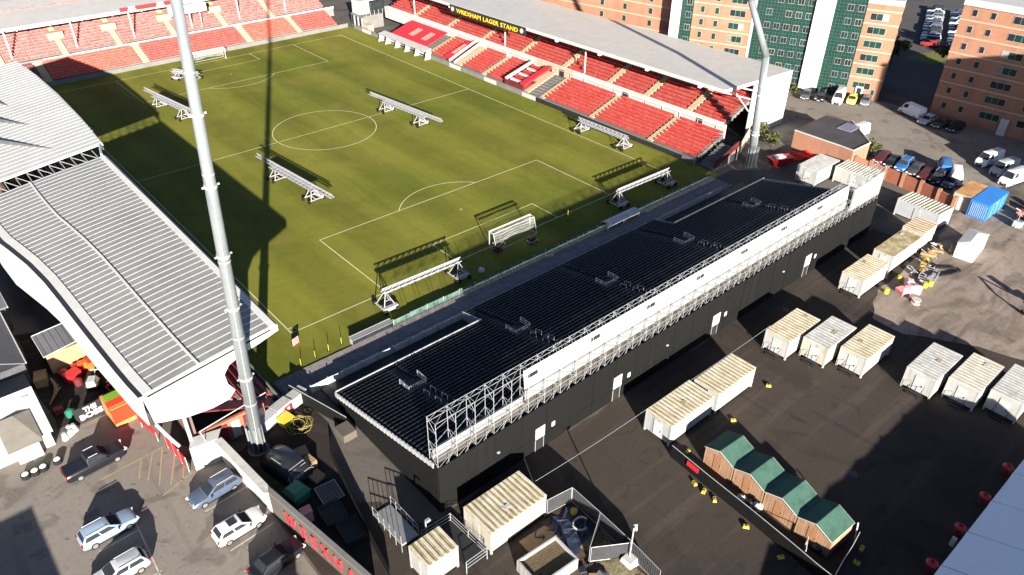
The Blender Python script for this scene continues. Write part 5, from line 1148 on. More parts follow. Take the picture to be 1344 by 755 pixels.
t = thing('paved_apron', 'broken concrete slab below the big white cabin', 'slab', (2.4,-39.2,0)); MB().prism([(-1.6,-1.2),(1.4,-0.9),(1.2,0.9),(-1.5,1.1)],0.02,0.16).build('slab', PALLET, t, world=False)

# overhead cable between cabins
t = thing('overhead_cable', 'thin pale cable strung between the cabin roofs', 'cable', (20,-36,3)); m = MB(); pts = []
for (a, b) in (((4.4,-36.2,2.9),(18.9,-36.6,2.9)),((18.9,-36.6,2.9),(38.6,-36.8,2.9))):
    for k in range(9):
        u = k/8; pts.append((a[0]+(b[0]-a[0])*u, a[1]+(b[1]-a[1])*u, a[2]+0.35-1.4*u*(1-u)*0.5))
m.path(pts,0.02,5); m.build('cable', mat('cable_grey',(0.20,0.22,0.25),(0.16,0.18,0.20),rough=0.6), t)

# ------------------------------------------------------------------ left car park: walls, markings, cottage
def wallrun(t, pts, z0, z1, th, m, name='wall_panel', gap=0.01):
    for a, b in zip(pts, pts[1:]):
        a, b = Vector(a), Vector(b); d = (b-a).normalized(); n_ = Vector((-d.y,d.x))*th/2; A, B = a+d*gap, b-d*gap
        MB().prism([tuple(A-n_),tuple(B-n_),tuple(B+n_),tuple(A+n_)],z0,z1).build(name, m, t)
t = thing('white_wall', 'white rendered wall with coping at the edge of the left car park', 'wall', (-13.6,-17,0))
wallrun(t, [(-16.2,-12.9),(-13.75,-13.3)], 0, 2.5, 0.3, RENDERW); wallrun(t, [(-13.75,-13.3),(-13.5,-16.2),(-13.25,-19.2),(-13.0,-22.0)], 0, 2.45, 0.3, RENDERW)
wallrun(t, [(-13.75,-13.3),(-13.5,-16.2),(-13.25,-19.2),(-13.0,-22.0)], 2.45, 2.6, 0.7, RENDERW, 'coping')
MB().prism([(-16.2,-12.9),(-13.75,-13.3),(-13.0,-12.2),(-15.6,-11.6)],2.52,2.62).build('coping', WHITE, t)
t = thing('sign_wall', 'dark brown wall carrying big red capital letters at the bottom of the view', 'wall', (-12,-28,0))
wp = [(-12.98,-22.1),(-12.55,-25.0),(-12.05,-28.2),(-11.5,-31.8),(-11.0,-35.2)]
wallrun(t, wp, 0, 2.85, 0.28, WALLGREY); wallrun(t, wp, 2.85, 2.98, 0.42, CONC, 'coping')
dW = Vector((wp[3][0]-wp[0][0], wp[3][1]-wp[0][1], 0)).normalized(); nW = Vector((dW.y,-dW.x,0))
if nW.x > 0: nW = -nW
oW = Vector((*wp[0],0))+dW*2.15+nW*0.24
letters('WREXHAM', 'red_lettering', mat('letter_red',(0.62,0.035,0.05),(0.55,0.03,0.04),rough=0.45), t, tuple(oW+Vector((0,0,0.75))), tuple(dW), 1.95, 10.6, 0.05, 0.012, space=1.75)
def strip(a, b, w=0.06, m=None, z=0.012, name='bay_line'):
    a, b = Vector((*a,z)), Vector((*b,z)); d = (b-a).normalized(); n_ = Vector((-d.y,d.x,0))*w
    o = MB().add([a-n_,b-n_,b+n_,a+n_],[(0,1,2,3)]).build(name, m or mat('white_marking',(0.48,0.46,0.42),(0.30,0.28,0.25),scale=2.5,rough=0.9), bpy.data.objects['car_park'])
for y in (-18.1,-20.7,-23.3,-25.9): strip((-17.5,y),(-13.5,y+0.3))
strip((-22.3,-13.5),(-22.75,-24)); 
for y in (-15.4,-18.0,-20.6): strip((-22.36,y-0.9),(-25.6,y-1.0))
YM = mat('yellow_marking',(0.42,0.33,0.14),(0.26,0.21,0.11),scale=2.5,rough=0.9)
strip((-23.2,-8.55),(-17.2,-8.1),0.06,YM,name='hatch_line'); strip((-19.6,-14.0),(-16.4,-12.9),0.06,YM,name='hatch_line')
for a, b in (((-19.5,-8.35),(-20.5,-10.6)),((-18.5,-8.3),(-20.0,-11.4)),((-17.6,-8.3),(-19.4,-12.6)),((-17.0,-9.9),(-18.6,-13.2)),((-16.7,-11.4),(-17.6,-13.4))): strip(a, b, 0.05, YM, name='hatch_line')
t = thing('red_banner', 'long red banner fixed on the low fence by the white wall', 'banner', (-16.9,-10.4,0))
q = [(-17.1,-8.6),(-16.95,-10.0),(-16.85,-11.4),(-16.75,-12.8)]
wallrun(t, q, 0.25, 1.75, 0.07, RED, 'banner_panel'); 
for a in q: MB().tube((*a,0),(*a,1.9),0.05,6).build('post', STEEL, t)
t = thing('red_sign_board', 'red tapered sign leaning at the foot of the ribbed roof', 'sign', (-17.9,-5.6,0))
MB().slab([(-18.1,-3.9,0.7),(-17.5,-7.2,0.5),(-17.5,-7.2,1.2),(-18.1,-3.9,2.2)],0.08).build('board', RED, t); MB().tube((-18.0,-4.2,0),(-18.0,-4.2,2),0.05,6).build('post', STEEL, t); MB().tube((-17.5,-7.1,0),(-17.5,-7.1,1.2),0.05,6).build('post', STEEL, t)
# cottage
ct = thing('white_cottage', 'low white cottage with hipped porch and white roof at the left edge', 'house', (-29.3,3.0,0))
MB().box(-38,-25.0,-1.2,8.6,0,2.0).build('wall', RENDERW, ct)
MB().slab([(-38.2,-1.6,1.95),(-24.75,-1.6,1.95),(-24.75,3.8,3.8),(-38.2,3.8,3.8)],0.12).build('roof_slope', RENDERW, ct)
MB().slab([(-24.75,9.0,1.95),(-38.2,9.0,1.95),(-38.2,3.8,3.8),(-24.75,3.8,3.8)],0.12).build('roof_slope', SLATE, ct)
MB().add([(-25.0,-1.2,2.0),(-25.0,8.6,2.0),(-25.0,3.7,3.68),(-25.25,-1.2,2.0),(-25.25,8.6,2.0),(-25.25,3.7,3.68)],[(0,1,2),(5,4,3),(0,2,5,3),(1,4,5,2),(0,3,4,1)]).build('gable', RENDERW, ct)
MINT = mat('mint_render',(0.50,0.58,0.52),(0.44,0.51,0.46),scale=1.5)
MB().box(-28.15,-26.1,-1.9,-1.2,0,1.9).build('porch', RENDERW, ct); MB().box(-27.35,-26.15,-1.96,-1.9,0.05,1.85).build('door', MINT, ct)
MB().add([(-28.6,-2.3,1.92),(-25.7,-2.3,1.92),(-25.7,1.4,3.1),(-28.6,1.4,3.1),(-27.1,0.9,3.45)],[(0,1,4),(1,2,4),(2,3,4),(3,0,4),(3,2,1,0)]).build('porch_roof', mat('grey_tile',(0.17,0.155,0.135),(0.13,0.12,0.105),scale=1.2), ct)
w = MB().box(-31.2,-29.6,-1.26,-1.2,0.8,1.6).build('window', WHITE, ct); MB().box(-31.1,-29.7,-1.28,-1.26,0.87,1.53).build('pane', GLASSD, w)
for (x, y) in ((-27.9,0.2),(-25.6,3.0)): MB().obox((x,y,1.95+(y+1.6)*0.3426+0.03),(0.5,0.4,0.06)).build('roof_patch', CABINGREY, ct)
t = thing('dark_shed', 'long dark slate-roofed shed behind the cottage', 'shed', (-26,12,0))
MB().box(-29.5,-24.4,9.3,20.5,0,2.9).build('wall', SLATE, t); MB().slab([(-24.2,9.2,2.95),(-24.2,20.7,2.95),(-27.0,20.7,4.3),(-27.0,9.2,4.3)],0.12).build('roof_slope', GREYSHED, t); MB().slab([(-27.0,9.2,4.3),(-27.0,20.7,4.3),(-29.8,20.7,2.95),(-29.8,9.2,2.95)],0.12).build('roof_slope', GREYSHED, t)
MB().tube((-24.2,9.2,2.98),(-24.2,20.7,2.98),0.07,5).build('gutter', WHITE, t)
t = thing('flat_grey_roof', 'flat dark grey roofed store under the white fascia at the left edge', 'shed', (-26,23,0)); MB().box(-29,-23.6,21.2,29,0,3.0).build('wall', SLATE, t); MB().box(-29.2,-23.4,21.0,29.2,3.0,3.2).build('roof', GREYSHED, t); MB().box(-23.38,-23.3,21.0,29.2,3.0,3.25).build('edge_trim', STEEL, t)
t = thing('lean_to_shed', 'grey sheet-roofed shed with pale edges behind the red clutter', 'shed', (-20.8,12,0))
MB().box(-22.4,-18.9,9.9,13.8,0,2.5).build('wall', PALLET, t); MB().slab([(-22.6,9.6,2.55),(-18.6,10.2,2.75),(-18.8,14.1,3.0),(-22.7,13.9,2.8)],0.08).build('roof', GREYSHED, t)
m = MB(); rp_ = [(-22.6,9.6,2.58),(-18.6,10.2,2.78),(-18.8,14.1,3.03),(-22.7,13.9,2.83),(-22.6,9.6,2.58)]
m.path(rp_,0.05,4); m.build('edge_trim', WHITE, t)
for k in range(6): MB().tube((-22.3+k*0.65,9.72+k*0.1,2.6+k*0.03),(-22.4+k*0.65,13.85,2.85+k*0.03),0.025,4).build('roof_seam', GREYSHED, t)
# clutter yard between cottage and stand
t = thing('boss_sign', 'black sign board with white words THE BOSS by the clutter yard', 'sign', (-21.2,0.4,0))
MB().obox((-21.2,0.42,0.85),(2.9,0.1,1.7),R(5)).build('board', DARK, t)
letters('THE', 'lettering', WHITESHEET, t, (-21.75,0.31,1.0), (1,0.087,0), 0.75, 1.2, 0.02, 0.035); letters('BOSS', 'lettering', WHITESHEET, t, (-22.3,0.27,0.22), (1,0.087,0), 0.85, 2.2, 0.02, 0.04)
for x in (-22.4,-20.1): MB().tube((x,0.6,0),(x,0.6,1.75),0.06,5).build('post', DARK, t)
t = thing('food_stall', 'orange-sided stall with green and red top beside the boss sign', 'stall', (-19.0,-1.3,0), R(4))
MB().box(-1.0,1.0,-1.4,1.4,0,2.3).build('body', mat('stall_orange',(0.50,0.20,0.07),(0.44,0.17,0.06),scale=2), t, world=False)
MB().box(-0.85,0.75,0.0,1.1,2.301,2.40).build('green_panel', mat('lime',(0.16,0.34,0.02),(0.14,0.29,0.02),rough=0.6), t, world=False); MB().box(-1.05,1.05,-1.44,-1.40,0.5,2.2).build('red_front', mat('bright_red2',(0.70,0.04,0.015),(0.62,0.03,0.012)), t, world=False); MB().slab([(-1.1,-1.5,2.2),(1.1,-1.5,2.2),(1.0,-0.1,2.42),(-1.0,-0.1,2.42)],0.06).build('red_awning', MATS['bright_red2'], t, world=False)
CL = [('red_cart','red wheeled handcart by the lean-to shed',-21.0,7.8,RED,1.5,1.0,0.8),('red_crate','bright red crate in front of the lean-to shed',-20.2,8.8,RED,1.0,0.8,0.7),('orange_crate','orange crate stacked beside the red crates',-19.6,8.9,mat('orange_plastic',(0.65,0.12,0.02),(0.55,0.1,0.02)),0.9,0.7,0.75),('red_tub','small red tub under the shed eave',-18.9,9.1,RED,0.7,0.7,0.8),('teal_crate','teal crate beside blue crate near the white fascia',-18.4,10.0,mat('teal_plastic',(0.03,0.30,0.26),(0.03,0.25,0.22)),0.9,0.7,1.1),('blue_crate','blue crate beside teal crate near the white fascia',-17.9,9.2,mat('blue_plastic',(0.03,0.18,0.55),(0.03,0.15,0.46)),0.9,0.8,1.0),('red_case','red case below the blue crate',-17.7,7.9,RED,1.3,0.8,0.6),('dark_red_box','dark red box beside the boss sign',-19.9,1.2,DARKRED,1.0,0.8,0.9),('red_seat_pair','pair of red folding seats at the yard edge',-23.5,3.1,DARKRED,0.8,0.6,0.6),('timber_crate','pale timber crate by the slate shed',-23.6,9.2,PALLET,1.1,1.8,0.9)]
for nm, lb, x, y, m_, sx, sy, sz in CL:
    t = thing(nm, lb, 'crate' if 'crate' in nm else 'box', (x,y,0.01), random.uniform(-0.4,0.4))
    m = MB().box(-sx/2,sx/2,-sy/2,-sy/2+0.05,0,sz).box(-sx/2,sx/2,sy/2-0.05,sy/2,0,sz).box(-sx/2,-sx/2+0.05,-sy/2+0.05,sy/2-0.05,0,sz).box(sx/2-0.05,sx/2,-sy/2+0.05,sy/2-0.05,0,sz); m.build('side', m_, t, world=False)
    MB().box(-sx/2+0.05,sx/2-0.05,-sy/2+0.05,sy/2-0.05,0.02,sz*0.8).build('contents', m_, t, world=False); MB().box(-sx/2-0.03,sx/2+0.03,-sy/2-0.03,sy/2+0.03,sz,sz+0.06).build('lid', m_, t, world=False)
for i, (x, y, m_) in enumerate(((-21.6,8.9,RED),(-19.0,8.2,MATS['orange_plastic']),(-20.8,6.4,DARKRED),(-18.3,4.0,DARKRED),(-22.8,2.0,GREENB),(-18.0,6.2,YELLOW))):
    t = thing('fairground_prop', ['red rounded drum left of the red handcart','orange drum among red crates','dark red drum beside the old trike','dark red drum beside the trolley frame','green drum by the cottage corner','yellow drum under the white fascia'][i], 'drum', (x,y,0.01)); MB().cyl((0,0,0),0.4,0.6,12,0.45).build('barrel', m_, t, world=False); MB().cyl((0,0,0.6),0.45,0.2,12,0.2).build('lid', m_, t, world=False)
t = thing('old_trike', 'old white and brown motor trike in the middle of the clutter yard', 'trike', (-19.6,5.2,0), R(60))
MB().add([(-0.9,-0.5,0.4),(0.5,-0.5,0.4),(0.5,0.5,0.4),(-0.9,0.5,0.4),(-0.8,-0.4,1.1),(0.1,-0.35,1.2),(0.1,0.35,1.2),(-0.8,0.4,1.1)],[(3,2,1,0),(4,5,6,7),(0,1,5,4),(1,2,6,5),(2,3,7,6),(3,0,4,7)]).build('body', CABIN, t, world=False)
MB().box(0.2,0.7,-0.3,0.3,0.5,0.8).build('seat', DARKRED, t, world=False); MB().path([(0.6,0,0.7),(1.1,0,1.1),(1.1,-0.4,1.2),(1.1,0.4,1.2)],0.04,5).build('handlebar', STEEL, t, world=False)
for x, y in ((-0.5,-0.6),(-0.5,0.6),(1.2,0)): MB().tube((x,y-0.08,0.38),(x,y+0.08,0.38),0.38,14).build('wheel', RUBBER, t, world=False)
t = thing('red_frame_trolley', 'red tubular trolley frame near the food stall', 'trolley', (-17.9,2.6,0), R(10))
MB().path([(-1,-0.6,0.9),(1,-0.6,0.9),(1,0.6,0.9),(-1,0.6,0.9),(-1,-0.6,0.9)],0.07,5).build('frame', RED, t, world=False); MB().box(-0.95,0.95,-0.55,0.55,0.3,0.36).build('bed', DARK, t, world=False)
for x in (-0.9,0.9):
    for y in (-0.5,0.5): MB().tube((x,y,0.1),(x,y,0.9),0.04,5).build('leg', RED, t, world=False)
t = thing('timber_offcuts', 'leaning yellow timber offcuts beside the slate shed', 'timber', (-23.2,6.4,0)); m = MB()
for k in range(5): m.obox((0.1*k,0.3*k-0.5,0.2+0.12*k),(0.16,2.6,0.08),R(-35+9*k)); 
m.build('plank', PALLET, t, world=False)
t = thing('silver_sculpture', 'lumpy silver tarpaulined heap in front of the cottage', 'heap', (-23.6,-0.7,0)); m = MB()
for k in range(6): m.cyl((0.45*math.cos(k*1.1)*(k/4+0.3),0.4*math.sin(k*1.7),0),0.35+0.05*(k%3),0.6+0.2*(k%2),8,0.18)
m.build('heap', STEEL, t, world=False)
for i, (x, y) in enumerate(((-28.1,-3.9),(-27.35,-3.95),(-26.65,-3.9),(-25.45,-3.8))):
    t = thing('tyre_planter', 'black tyre planter with pale rim, %s from the left before the cottage' % ORD[i], 'planter', (x,y,0.01), 0, 'tyre planters')
    MB().cyl((0,0,0),0.40,0.45,16).build('tyre', RUBBER, t, world=False); MB().cyl((0,0,0.45),0.30,0.06,14,0.24).build('rim', LAMPW, t, world=False)
# storage strip between wall and black stand
t = thing('tarped_vehicle', 'vehicle shape under glossy black tarpaulin beside the mast foot', 'vehicle', (-9.9,-18.4,0), R(-78))
secs = []
for x, hw, zt in ((-2.5,0.8,0.7),(-2.35,1.1,1.1),(-1.7,1.25,1.45),(-0.9,1.25,1.85),(0.6,1.27,1.95),(1.4,1.27,1.6),(2.1,1.2,1.35),(2.45,0.95,0.8)):
    k = random.uniform(-0.04,0.04); secs.append([(x,-hw-0.12,0.02),(x,-hw,zt*0.55+k),(x,-hw*0.72,zt+k),(x,0,zt+0.08),(x,hw*0.72,zt-k),(x,hw,zt*0.55),(x,hw+0.12,0.02)])
loft(secs).build('cover', TARP, t, world=False, smooth=True)
m = MB()
for k in range(4): m.path([(1.5+k*0.26,-1.25,0.8),(1.55+k*0.26,-0.8,1.66-k*0.16),(1.55+k*0.26,0.8,1.66-k*0.16),(1.5+k*0.26,1.25,0.8)],0.025,4)
m.tube((-0.6,-0.95,2.0),(0.7,-0.95,2.05),0.03,4); m.build('strap', STEEL, t, world=False)
for i, (x, y, n_) in enumerate(((-8.0,-17.6,4),(-8.2,-19.3,6),(-8.35,-21.0,3))):
    t = thing('pallet_stack', ['pallet stack nearest the yellow hose','tall pallet stack beside the tarped vehicle','low pallet stack nearest the green bin'][i], 'pallets', (x,y,0.01), random.uniform(-0.2,0.2), 'pallet stacks')
    for k in range(n_):
        for j in range(5): MB().box(-0.55+j*0.23,-0.37+j*0.23,-0.6,0.6,0.14*k+0.10,0.14*k+0.125).build('slat', PALLET, t, world=False)
        for s in (-0.5,0,0.5): MB().box(-0.55,0.56,s-0.06,s+0.06,0.14*k,0.14*k+0.10).build('bearer', PALLET, t, world=False)
t = thing('yellow_hose', 'tangled coil of yellow hose by the corner of the walkway', 'hose', (-6.4,-14.2,0)); m = MB(); pts = []
for k in range(70):
    a = k*0.55; rr = 0.9+0.3*math.sin(k*0.37); pts.append((rr*math.cos(a)+0.2*math.sin(k*0.11), rr*math.sin(a), 0.1+0.55*abs(math.sin(k*0.23))))
m.path(pts,0.035,5); m.build('hose', mat('hose_yellow',(0.26,0.22,0.06),(0.19,0.16,0.05)), t, world=False)
for i, (x, y, m_, lb, sx, sz) in enumerate(((-5.0,-10.9,CABIN,'cream panel crate with red emblem nearest the walkway',2.0,1.3),(-6.9,-11.5,CABIN,'white panel crate with red sign, middle of three',1.9,1.4),(-8.7,-12.1,CABINGREY,'blue-grey crate nearest the mast foot',1.7,1.3))):
    t = thing('event_crate', lb, 'crate', (x,y,0.01), R(18), 'crates by the walkway corner')
    MB().box(-sx/2,sx/2,-0.55,0.55,0.1,sz).build('body', m_, t, world=False); MB().box(-sx/2-0.02,sx/2+0.02,-0.57,0.57,sz,sz+0.08).build('lid', m_, t, world=False)
    for fx in (-0.6,0.6): MB().box(fx-0.1,fx+0.1,-0.5,0.5,0,0.1).build('skid', DARK, t, world=False)
    if i == 1:
        s_ = MB().box(-0.1,0.9,-0.60,-0.56,0.3,1.2).build('red_sign', RED, t, world=False); MB().box(0.25,0.55,-0.62,-0.60,0.45,1.05).build('emblem', WHITE, s_, world=False)
t = thing('yellow_bin', 'yellow grit bin beneath the white crates', 'bin', (-7.2,-12.9,0.01), R(18)); MB().add([(-0.55,-0.4,0),(0.55,-0.4,0),(0.55,0.4,0),(-0.55,0.4,0),(-0.65,-0.5,0.7),(0.65,-0.5,0.7),(0.65,0.5,0.7),(-0.65,0.5,0.7)],[(3,2,1,0),(4,5,6,7),(0,1,5,4),(1,2,6,5),(2,3,7,6),(3,0,4,7)]).build('body', YELLOW, t, world=False); MB().slab([(-0.7,-0.55,0.72),(0.7,-0.55,0.72),(0.7,0.55,0.95),(-0.7,0.55,0.95)],0.05).build('lid', YELLOW, t, world=False)
t = thing('green_bin', 'dark green plastic bin behind the white wall end', 'bin', (-10.75,-21.95,0.01), R(12)); MB().add([(-0.75,-0.75,0),(0.75,-0.75,0),(0.75,0.75,0),(-0.75,0.75,0),(-0.85,-0.9,1.0),(0.85,-0.9,1.0),(0.85,0.9,1.0),(-0.85,0.9,1.0)],[(3,2,1,0),(4,5,6,7),(0,1,5,4),(1,2,6,5),(2,3,7,6),(3,0,4,7)]).build('body', GREENB, t, world=False)
MB().add([(-0.9,-0.95,1.0),(0.9,-0.95,1.0),(0.9,0.95,1.0),(-0.9,0.95,1.0),(-0.6,-0.6,1.45),(0.6,-0.6,1.45),(0.6,0.6,1.45),(-0.6,0.6,1.45)],[(3,2,1,0),(4,5,6,7),(0,1,5,4),(1,2,6,5),(2,3,7,6),(3,0,4,7)]).build('lid', GREENB, t, world=False)
t = thing('pink_box', 'small dusky pink box against the sign wall', 'box', (-11.2,-24.6,0.01), R(-8)); MB().box(-0.45,0.45,-0.4,0.4,0,1.2).build('body', PINK, t, world=False); MB().box(-0.48,0.48,-0.43,0.43,1.2,1.26).build('lid', PINK, t, world=False)
for i, (x, y) in enumerate(((-9.3,-25.6),(-9.0,-28.2),(-8.4,-23.4))):
    t = thing('barrier_stack', ['stack of dark crowd barriers behind the red letters','second stack of dark crowd barriers behind the red letters','single crowd barrier beside the green bin'][i], 'barrier', (x,y,0.01), R(-6))
    for j in range(3 if i < 2 else 1):
        m = MB().path([(-0.95,-1.1,0.3+0.12*j),(0.95,-1.1,0.3+0.12*j),(0.95,1.1,0.3+0.12*j),(-0.95,1.1,0.3+0.12*j),(-0.95,-1.1,0.3+0.12*j)],0.03,4)
        for k in range(1,9): m.tube((-0.95,-1.1+k*0.245,0.3+0.12*j),(0.95,-1.1+k*0.245,0.3+0.12*j),0.014,3)
        m.build('barrier_frame', STEEL if i == 2 else DARK, t, world=False)
    MB().box(-1,1,-1.15,1.15,0.02,0.25).build('dolly', DARK, t, world=False)
# black hoarding between storage strip and passage, with trench beside walkway
t = thing('corner_hoarding', 'black hoarding with thin white top edge at the corner of the walkway', 'hoarding', (-4.2,-14,0))
wallrun(t, [(-5.0,-9.6),(-4.3,-12.2),(-3.6,-15.0),(-3.0,-17.4)],0,1.5,0.12,BLACKCLAD,'hoarding_panel'); m = MB().path([(-5.0,-9.6,1.53),(-3.6,-15.0,1.53),(-3.0,-17.4,1.53)],0.04,4); m.build('top_rail', STEEL, t)
MB().box(-4.4,-3.0,-19.2,-17.5,0.3,1.2).build('counter_box', WALLGREY, t)
for x in (-4.2,-3.2): MB().tube((x,-19.0,0.15),(x+0.12,-19.0,0.15),0.15,8).build('wheel', RUBBER, t)
t = thing('passage_hoarding', 'low dark hoarding along the shaded passage left of the black stand', 'hoarding', (-6.9,-25,0))
wallrun(t, [(-6.0,-19.5),(-6.8,-23.0),(-7.6,-26.5),(-8.3,-30.0),(-9.0,-34.0)],0,1.2,0.1,BLACKCLAD,'hoarding_panel')
t = thing('access_ramp', 'pale access ramp with white handrails leading to the short cabin', 'ramp', (-5.9,-30.5,0))
MB().slab([(-6.7,-27.9,0.15),(-6.9,-32.6,0.95),(-5.3,-32.6,0.95),(-5.0,-27.9,0.15)],0.14).build('deck', CABIN, t)
m = MB()
for (xa, xb) in ((-6.75,-6.95),(-4.95,-5.25)):
    for h_ in (0.55,1.05): m.tube((xa,-27.9,0.15+h_),(xb,-32.6,0.95+h_),0.035,5)
    for k in range(6): u = k/5; m.tube((xa+(xb-xa)*u,-27.9-4.7*u,0.0),(xa+(xb-xa)*u,-27.9-4.7*u,1.2+0.8*u),0.03,4)
m.build('handrail', SCAF, t)
t = thing('cabin_railing', 'white rail enclosure around the decking behind the short cabin', 'railing', (-3.4,-33.2,0)); m = MB()
for h_ in (0.7,1.1,1.5): m.path([(-5.2,-32.9,h_),(-2.3,-33.0,h_),(-2.1,-37.6,h_),(-4.2,-37.6,h_)],0.035,4)
for a in ((-5.2,-32.9),(-3.7,-32.95),(-2.3,-33.0),(-2.2,-35.3),(-2.1,-37.6),(-4.2,-37.6)): m.tube((*a,0),(*a,1.55),0.04,5)
m.build('rail', SCAF, t); MB().box(-4.15,-2.2,-37.5,-33.1,0.5,0.62).build('deck', BLACKDECK, t)
MB().tube((-5.0,-33.4,0),(-5.0,-33.4,3.3),0.06,6).obox((-4.9,-33.6,3.3),(0.4,0.25,0.2)).build('lamp_pole', SCAF, t)

# ------------------------------------------------------------------ dirt yard clutter at the right
for i, (x, y) in enumerate(((62.0,-41.9),(63.3,-41.4),(61.0,-41.6),(62.6,-42.6))):
    t = thing('pink_sack', ['front pink sack of the heap','rear pale pink sack of the heap','left pink sack of the heap','right pale pink sack of the heap'][i]+' on the dirt yard', 'sack', (x,y,0.01), i*0.6, 'pink sacks')
    MB().add([(-0.6,-0.5,0),(0.6,-0.5,0),(0.6,0.5,0),(-0.6,0.5,0),(-0.65,-0.55,0.6),(0.65,-0.55,0.6),(0.65,0.55,0.6),(-0.65,0.55,0.6),(-0.3,-0.25,0.95),(0.35,-0.25,0.9),(0.3,0.25,0.95),(-0.3,0.25,0.88)],[(3,2,1,0),(0,1,5,4),(1,2,6,5),(2,3,7,6),(3,0,4,7),(4,5,9,8),(5,6,10,9),(6,7,11,10),(7,4,8,11),(8,9,10,11)]).build('sack', PINK if i%2==0 else mat('pale_pink',(0.62,0.40,0.40),(0.56,0.34,0.35),scale=2), t, world=False)
t = thing('pale_spool', 'small pale cable spool lying on the dirt', 'spool', (60.2,-43.7,0.01), 0.4); MB().cyl((0,0,0),0.55,0.1,12).cyl((0,0,0.5),0.55,0.1,12).build('flange', RENDERW, t, world=False); MB().cyl((0,0,0.1),0.28,0.4,10).build('hub', PALLET, t, world=False)
t = thing('wire_cage_crate', 'grey wire-sided crate on the dirt beside yellow cones', 'crate', (66.9,-42.2,0.01), R(10))
MB().box(-1.4,1.4,-0.9,0.9,0.05,0.2).build('base', CABINGREY, t, world=False); m = MB()
for z in (0.25,0.55,0.85): m.path([(-1.4,-0.9,z),(1.4,-0.9,z),(1.4,0.9,z),(-1.4,0.9,z),(-1.4,-0.9,z)],0.04,4)
for k in range(8):
    for y in (-0.9,0.9): m.tube((-1.4+0.4*k,y,0.05),(-1.4+0.4*k,y,0.88),0.03,4)
m.build('cage', SCAF, t, world=False)
t = thing('black_pipe', 'bent black pipe curving across the dirt', 'pipe', (70.5,-42.8,0.1)); MB().path([(-2.2,1.6,0.5),(-1.2,1.0,0.3),(0.0,0.2,0.15),(1.4,-0.9,0.12),(1.0,-1.5,0.12),(-0.8,-1.0,0.12),(-2.4,-0.2,0.2)],0.12,8).build('pipe', RUBBER, t, world=False)
for i, (x, y, m_) in enumerate(((64.6,-42.8,YELLOW),(65.4,-43.1,YELLOW),(68.4,-40.6,YELLOW),(70.6,-40.2,YELLOW),(63.6,-40.0,YELLOW),(59.6,-40.3,YELLOW))):
    t = thing('yellow_drum', 'yellow drum '+['left of the pair by the wire crate','right of the pair by the wire crate','behind the wire crate','beside the grey pipes','next to the mossy-roofed cabin','below the dark-striped cabin'][i], 'drum', (x,y,0.01), 0, 'yellow drums'); MB().cyl((0,0,0),0.34,0.62,12,0.3).build('body', m_, t, world=False); MB().cyl((0,0,0.62),0.26,0.08,10).build('lid', m_, t, world=False)
for i, (x, y) in enumerate(sorted([(random.uniform(63.5,76), random.uniform(-42.2,-39.4)) for _ in range(14)])):
    t = thing('site_rubble', 'building-site scrap between the mossy cabin and the dirt, %s from the left' % ORD[i], 'scrap', (x,y,0.01), random.uniform(0,3), 'scrap by the mossy cabin')
    mm = random.choice([CABINGREY,DARK,DKGREEN,RUBBER,PALLET,ROOF_RUST,CONC]); MB().obox((0,0,0.3),(random.uniform(0.5,1.6),random.uniform(0.3,0.8),random.uniform(0.25,0.6)),0,random.uniform(-0.2,0.2)).build('piece', mm, t, world=False); MB().tube((-0.8,0.2,0.1),(0.9,-0.3,0.7),0.05,5).build('rod', STEEL, t, world=False)
for i in range(5):
    x, y = 90+i*1.9, -43.2-random.uniform(0,1.4)
    t = thing('scrap_heap', 'scrap pile beside the blue container, %s from the left' % ORD[i], 'scrap', (x,y,0.01), i, 'scrap by the blue container'); MB().obox((0,0,0.5),(1.5,1.0,0.9),0,0.2).build('piece', [STEEL,DARK,BRICK2,DKGREEN,DARK][i], t, world=False); MB().tube((-1,0,0.2),(1,0.4,1.3),0.06,5).build('rod', STEEL, t, world=False)
t = thing('orange_digger', 'small orange excavator cut by the right edge on the dirt', 'digger', (70.2,-54.5,0.01), R(150))
MB().box(-0.9,0.9,-0.75,-0.45,0,0.4).build('track', RUBBER, t, world=False); MB().box(-0.9,0.9,0.45,0.75,0,0.4).build('track', RUBBER, t, world=False); MB().box(-0.8,0.4,-0.65,0.65,0.45,1.1).build('house', mat('digger_orange',(0.55,0.10,0.02),(0.48,0.08,0.02)), t, world=False); MB().box(-0.1,0.7,-0.5,0.5,1.1,2.1).build('cab', GLASSD, t, world=False)
MB().path([(0.5,0,0.9),(1.7,0,2.2),(2.7,0,1.2),(2.8,0,0.4)],0.13,6).build('arm', MATS['digger_orange'], t, world=False); MB().box(2.5,3.0,-0.3,0.3,0.02,0.45).build('bucket', DARK, t, world=False)

# ------------------------------------------------------------------ shrubs and trees
def tree(x, y, h, r, label, name='shrub', cat='shrub', n=420, leaf=0.22):
    t = thing(name, label, cat, (x,y,0))
    m = MB().tube((0,0,0),(0.05,0,h*0.45),0.05+h*0.02,6,0.04+h*0.008)
    for k in range(6):
        a = k*1.05; m.tube((0.02,0,h*(0.22+0.03*k)),(r*0.6*math.cos(a),r*0.6*math.sin(a),h*(0.55+0.05*(k%3))),0.03+h*0.006,4,0.02)
    m.build('trunk', BARK, t, world=False)
    c = MB(); cl = [(random.gauss(0,r*0.42),random.gauss(0,r*0.42),h*random.uniform(0.38,0.92)) for _ in range(10)]
    for k in range(n):
        q = random.choice(cl); p = Vector(q)+Vector((random.gauss(0,r*0.2),random.gauss(0,r*0.2),random.gauss(0,h*0.07)))
        a = Vector((random.uniform(-1,1),random.uniform(-1,1),random.uniform(-1,1))).normalized()*leaf; b = a.orthogonal().normalized()*leaf*0.7
        c.add([p-a,p+b,p+a,p-b],[(0,1,2,3)])
    c.build('crown', LEAF, t, world=False)
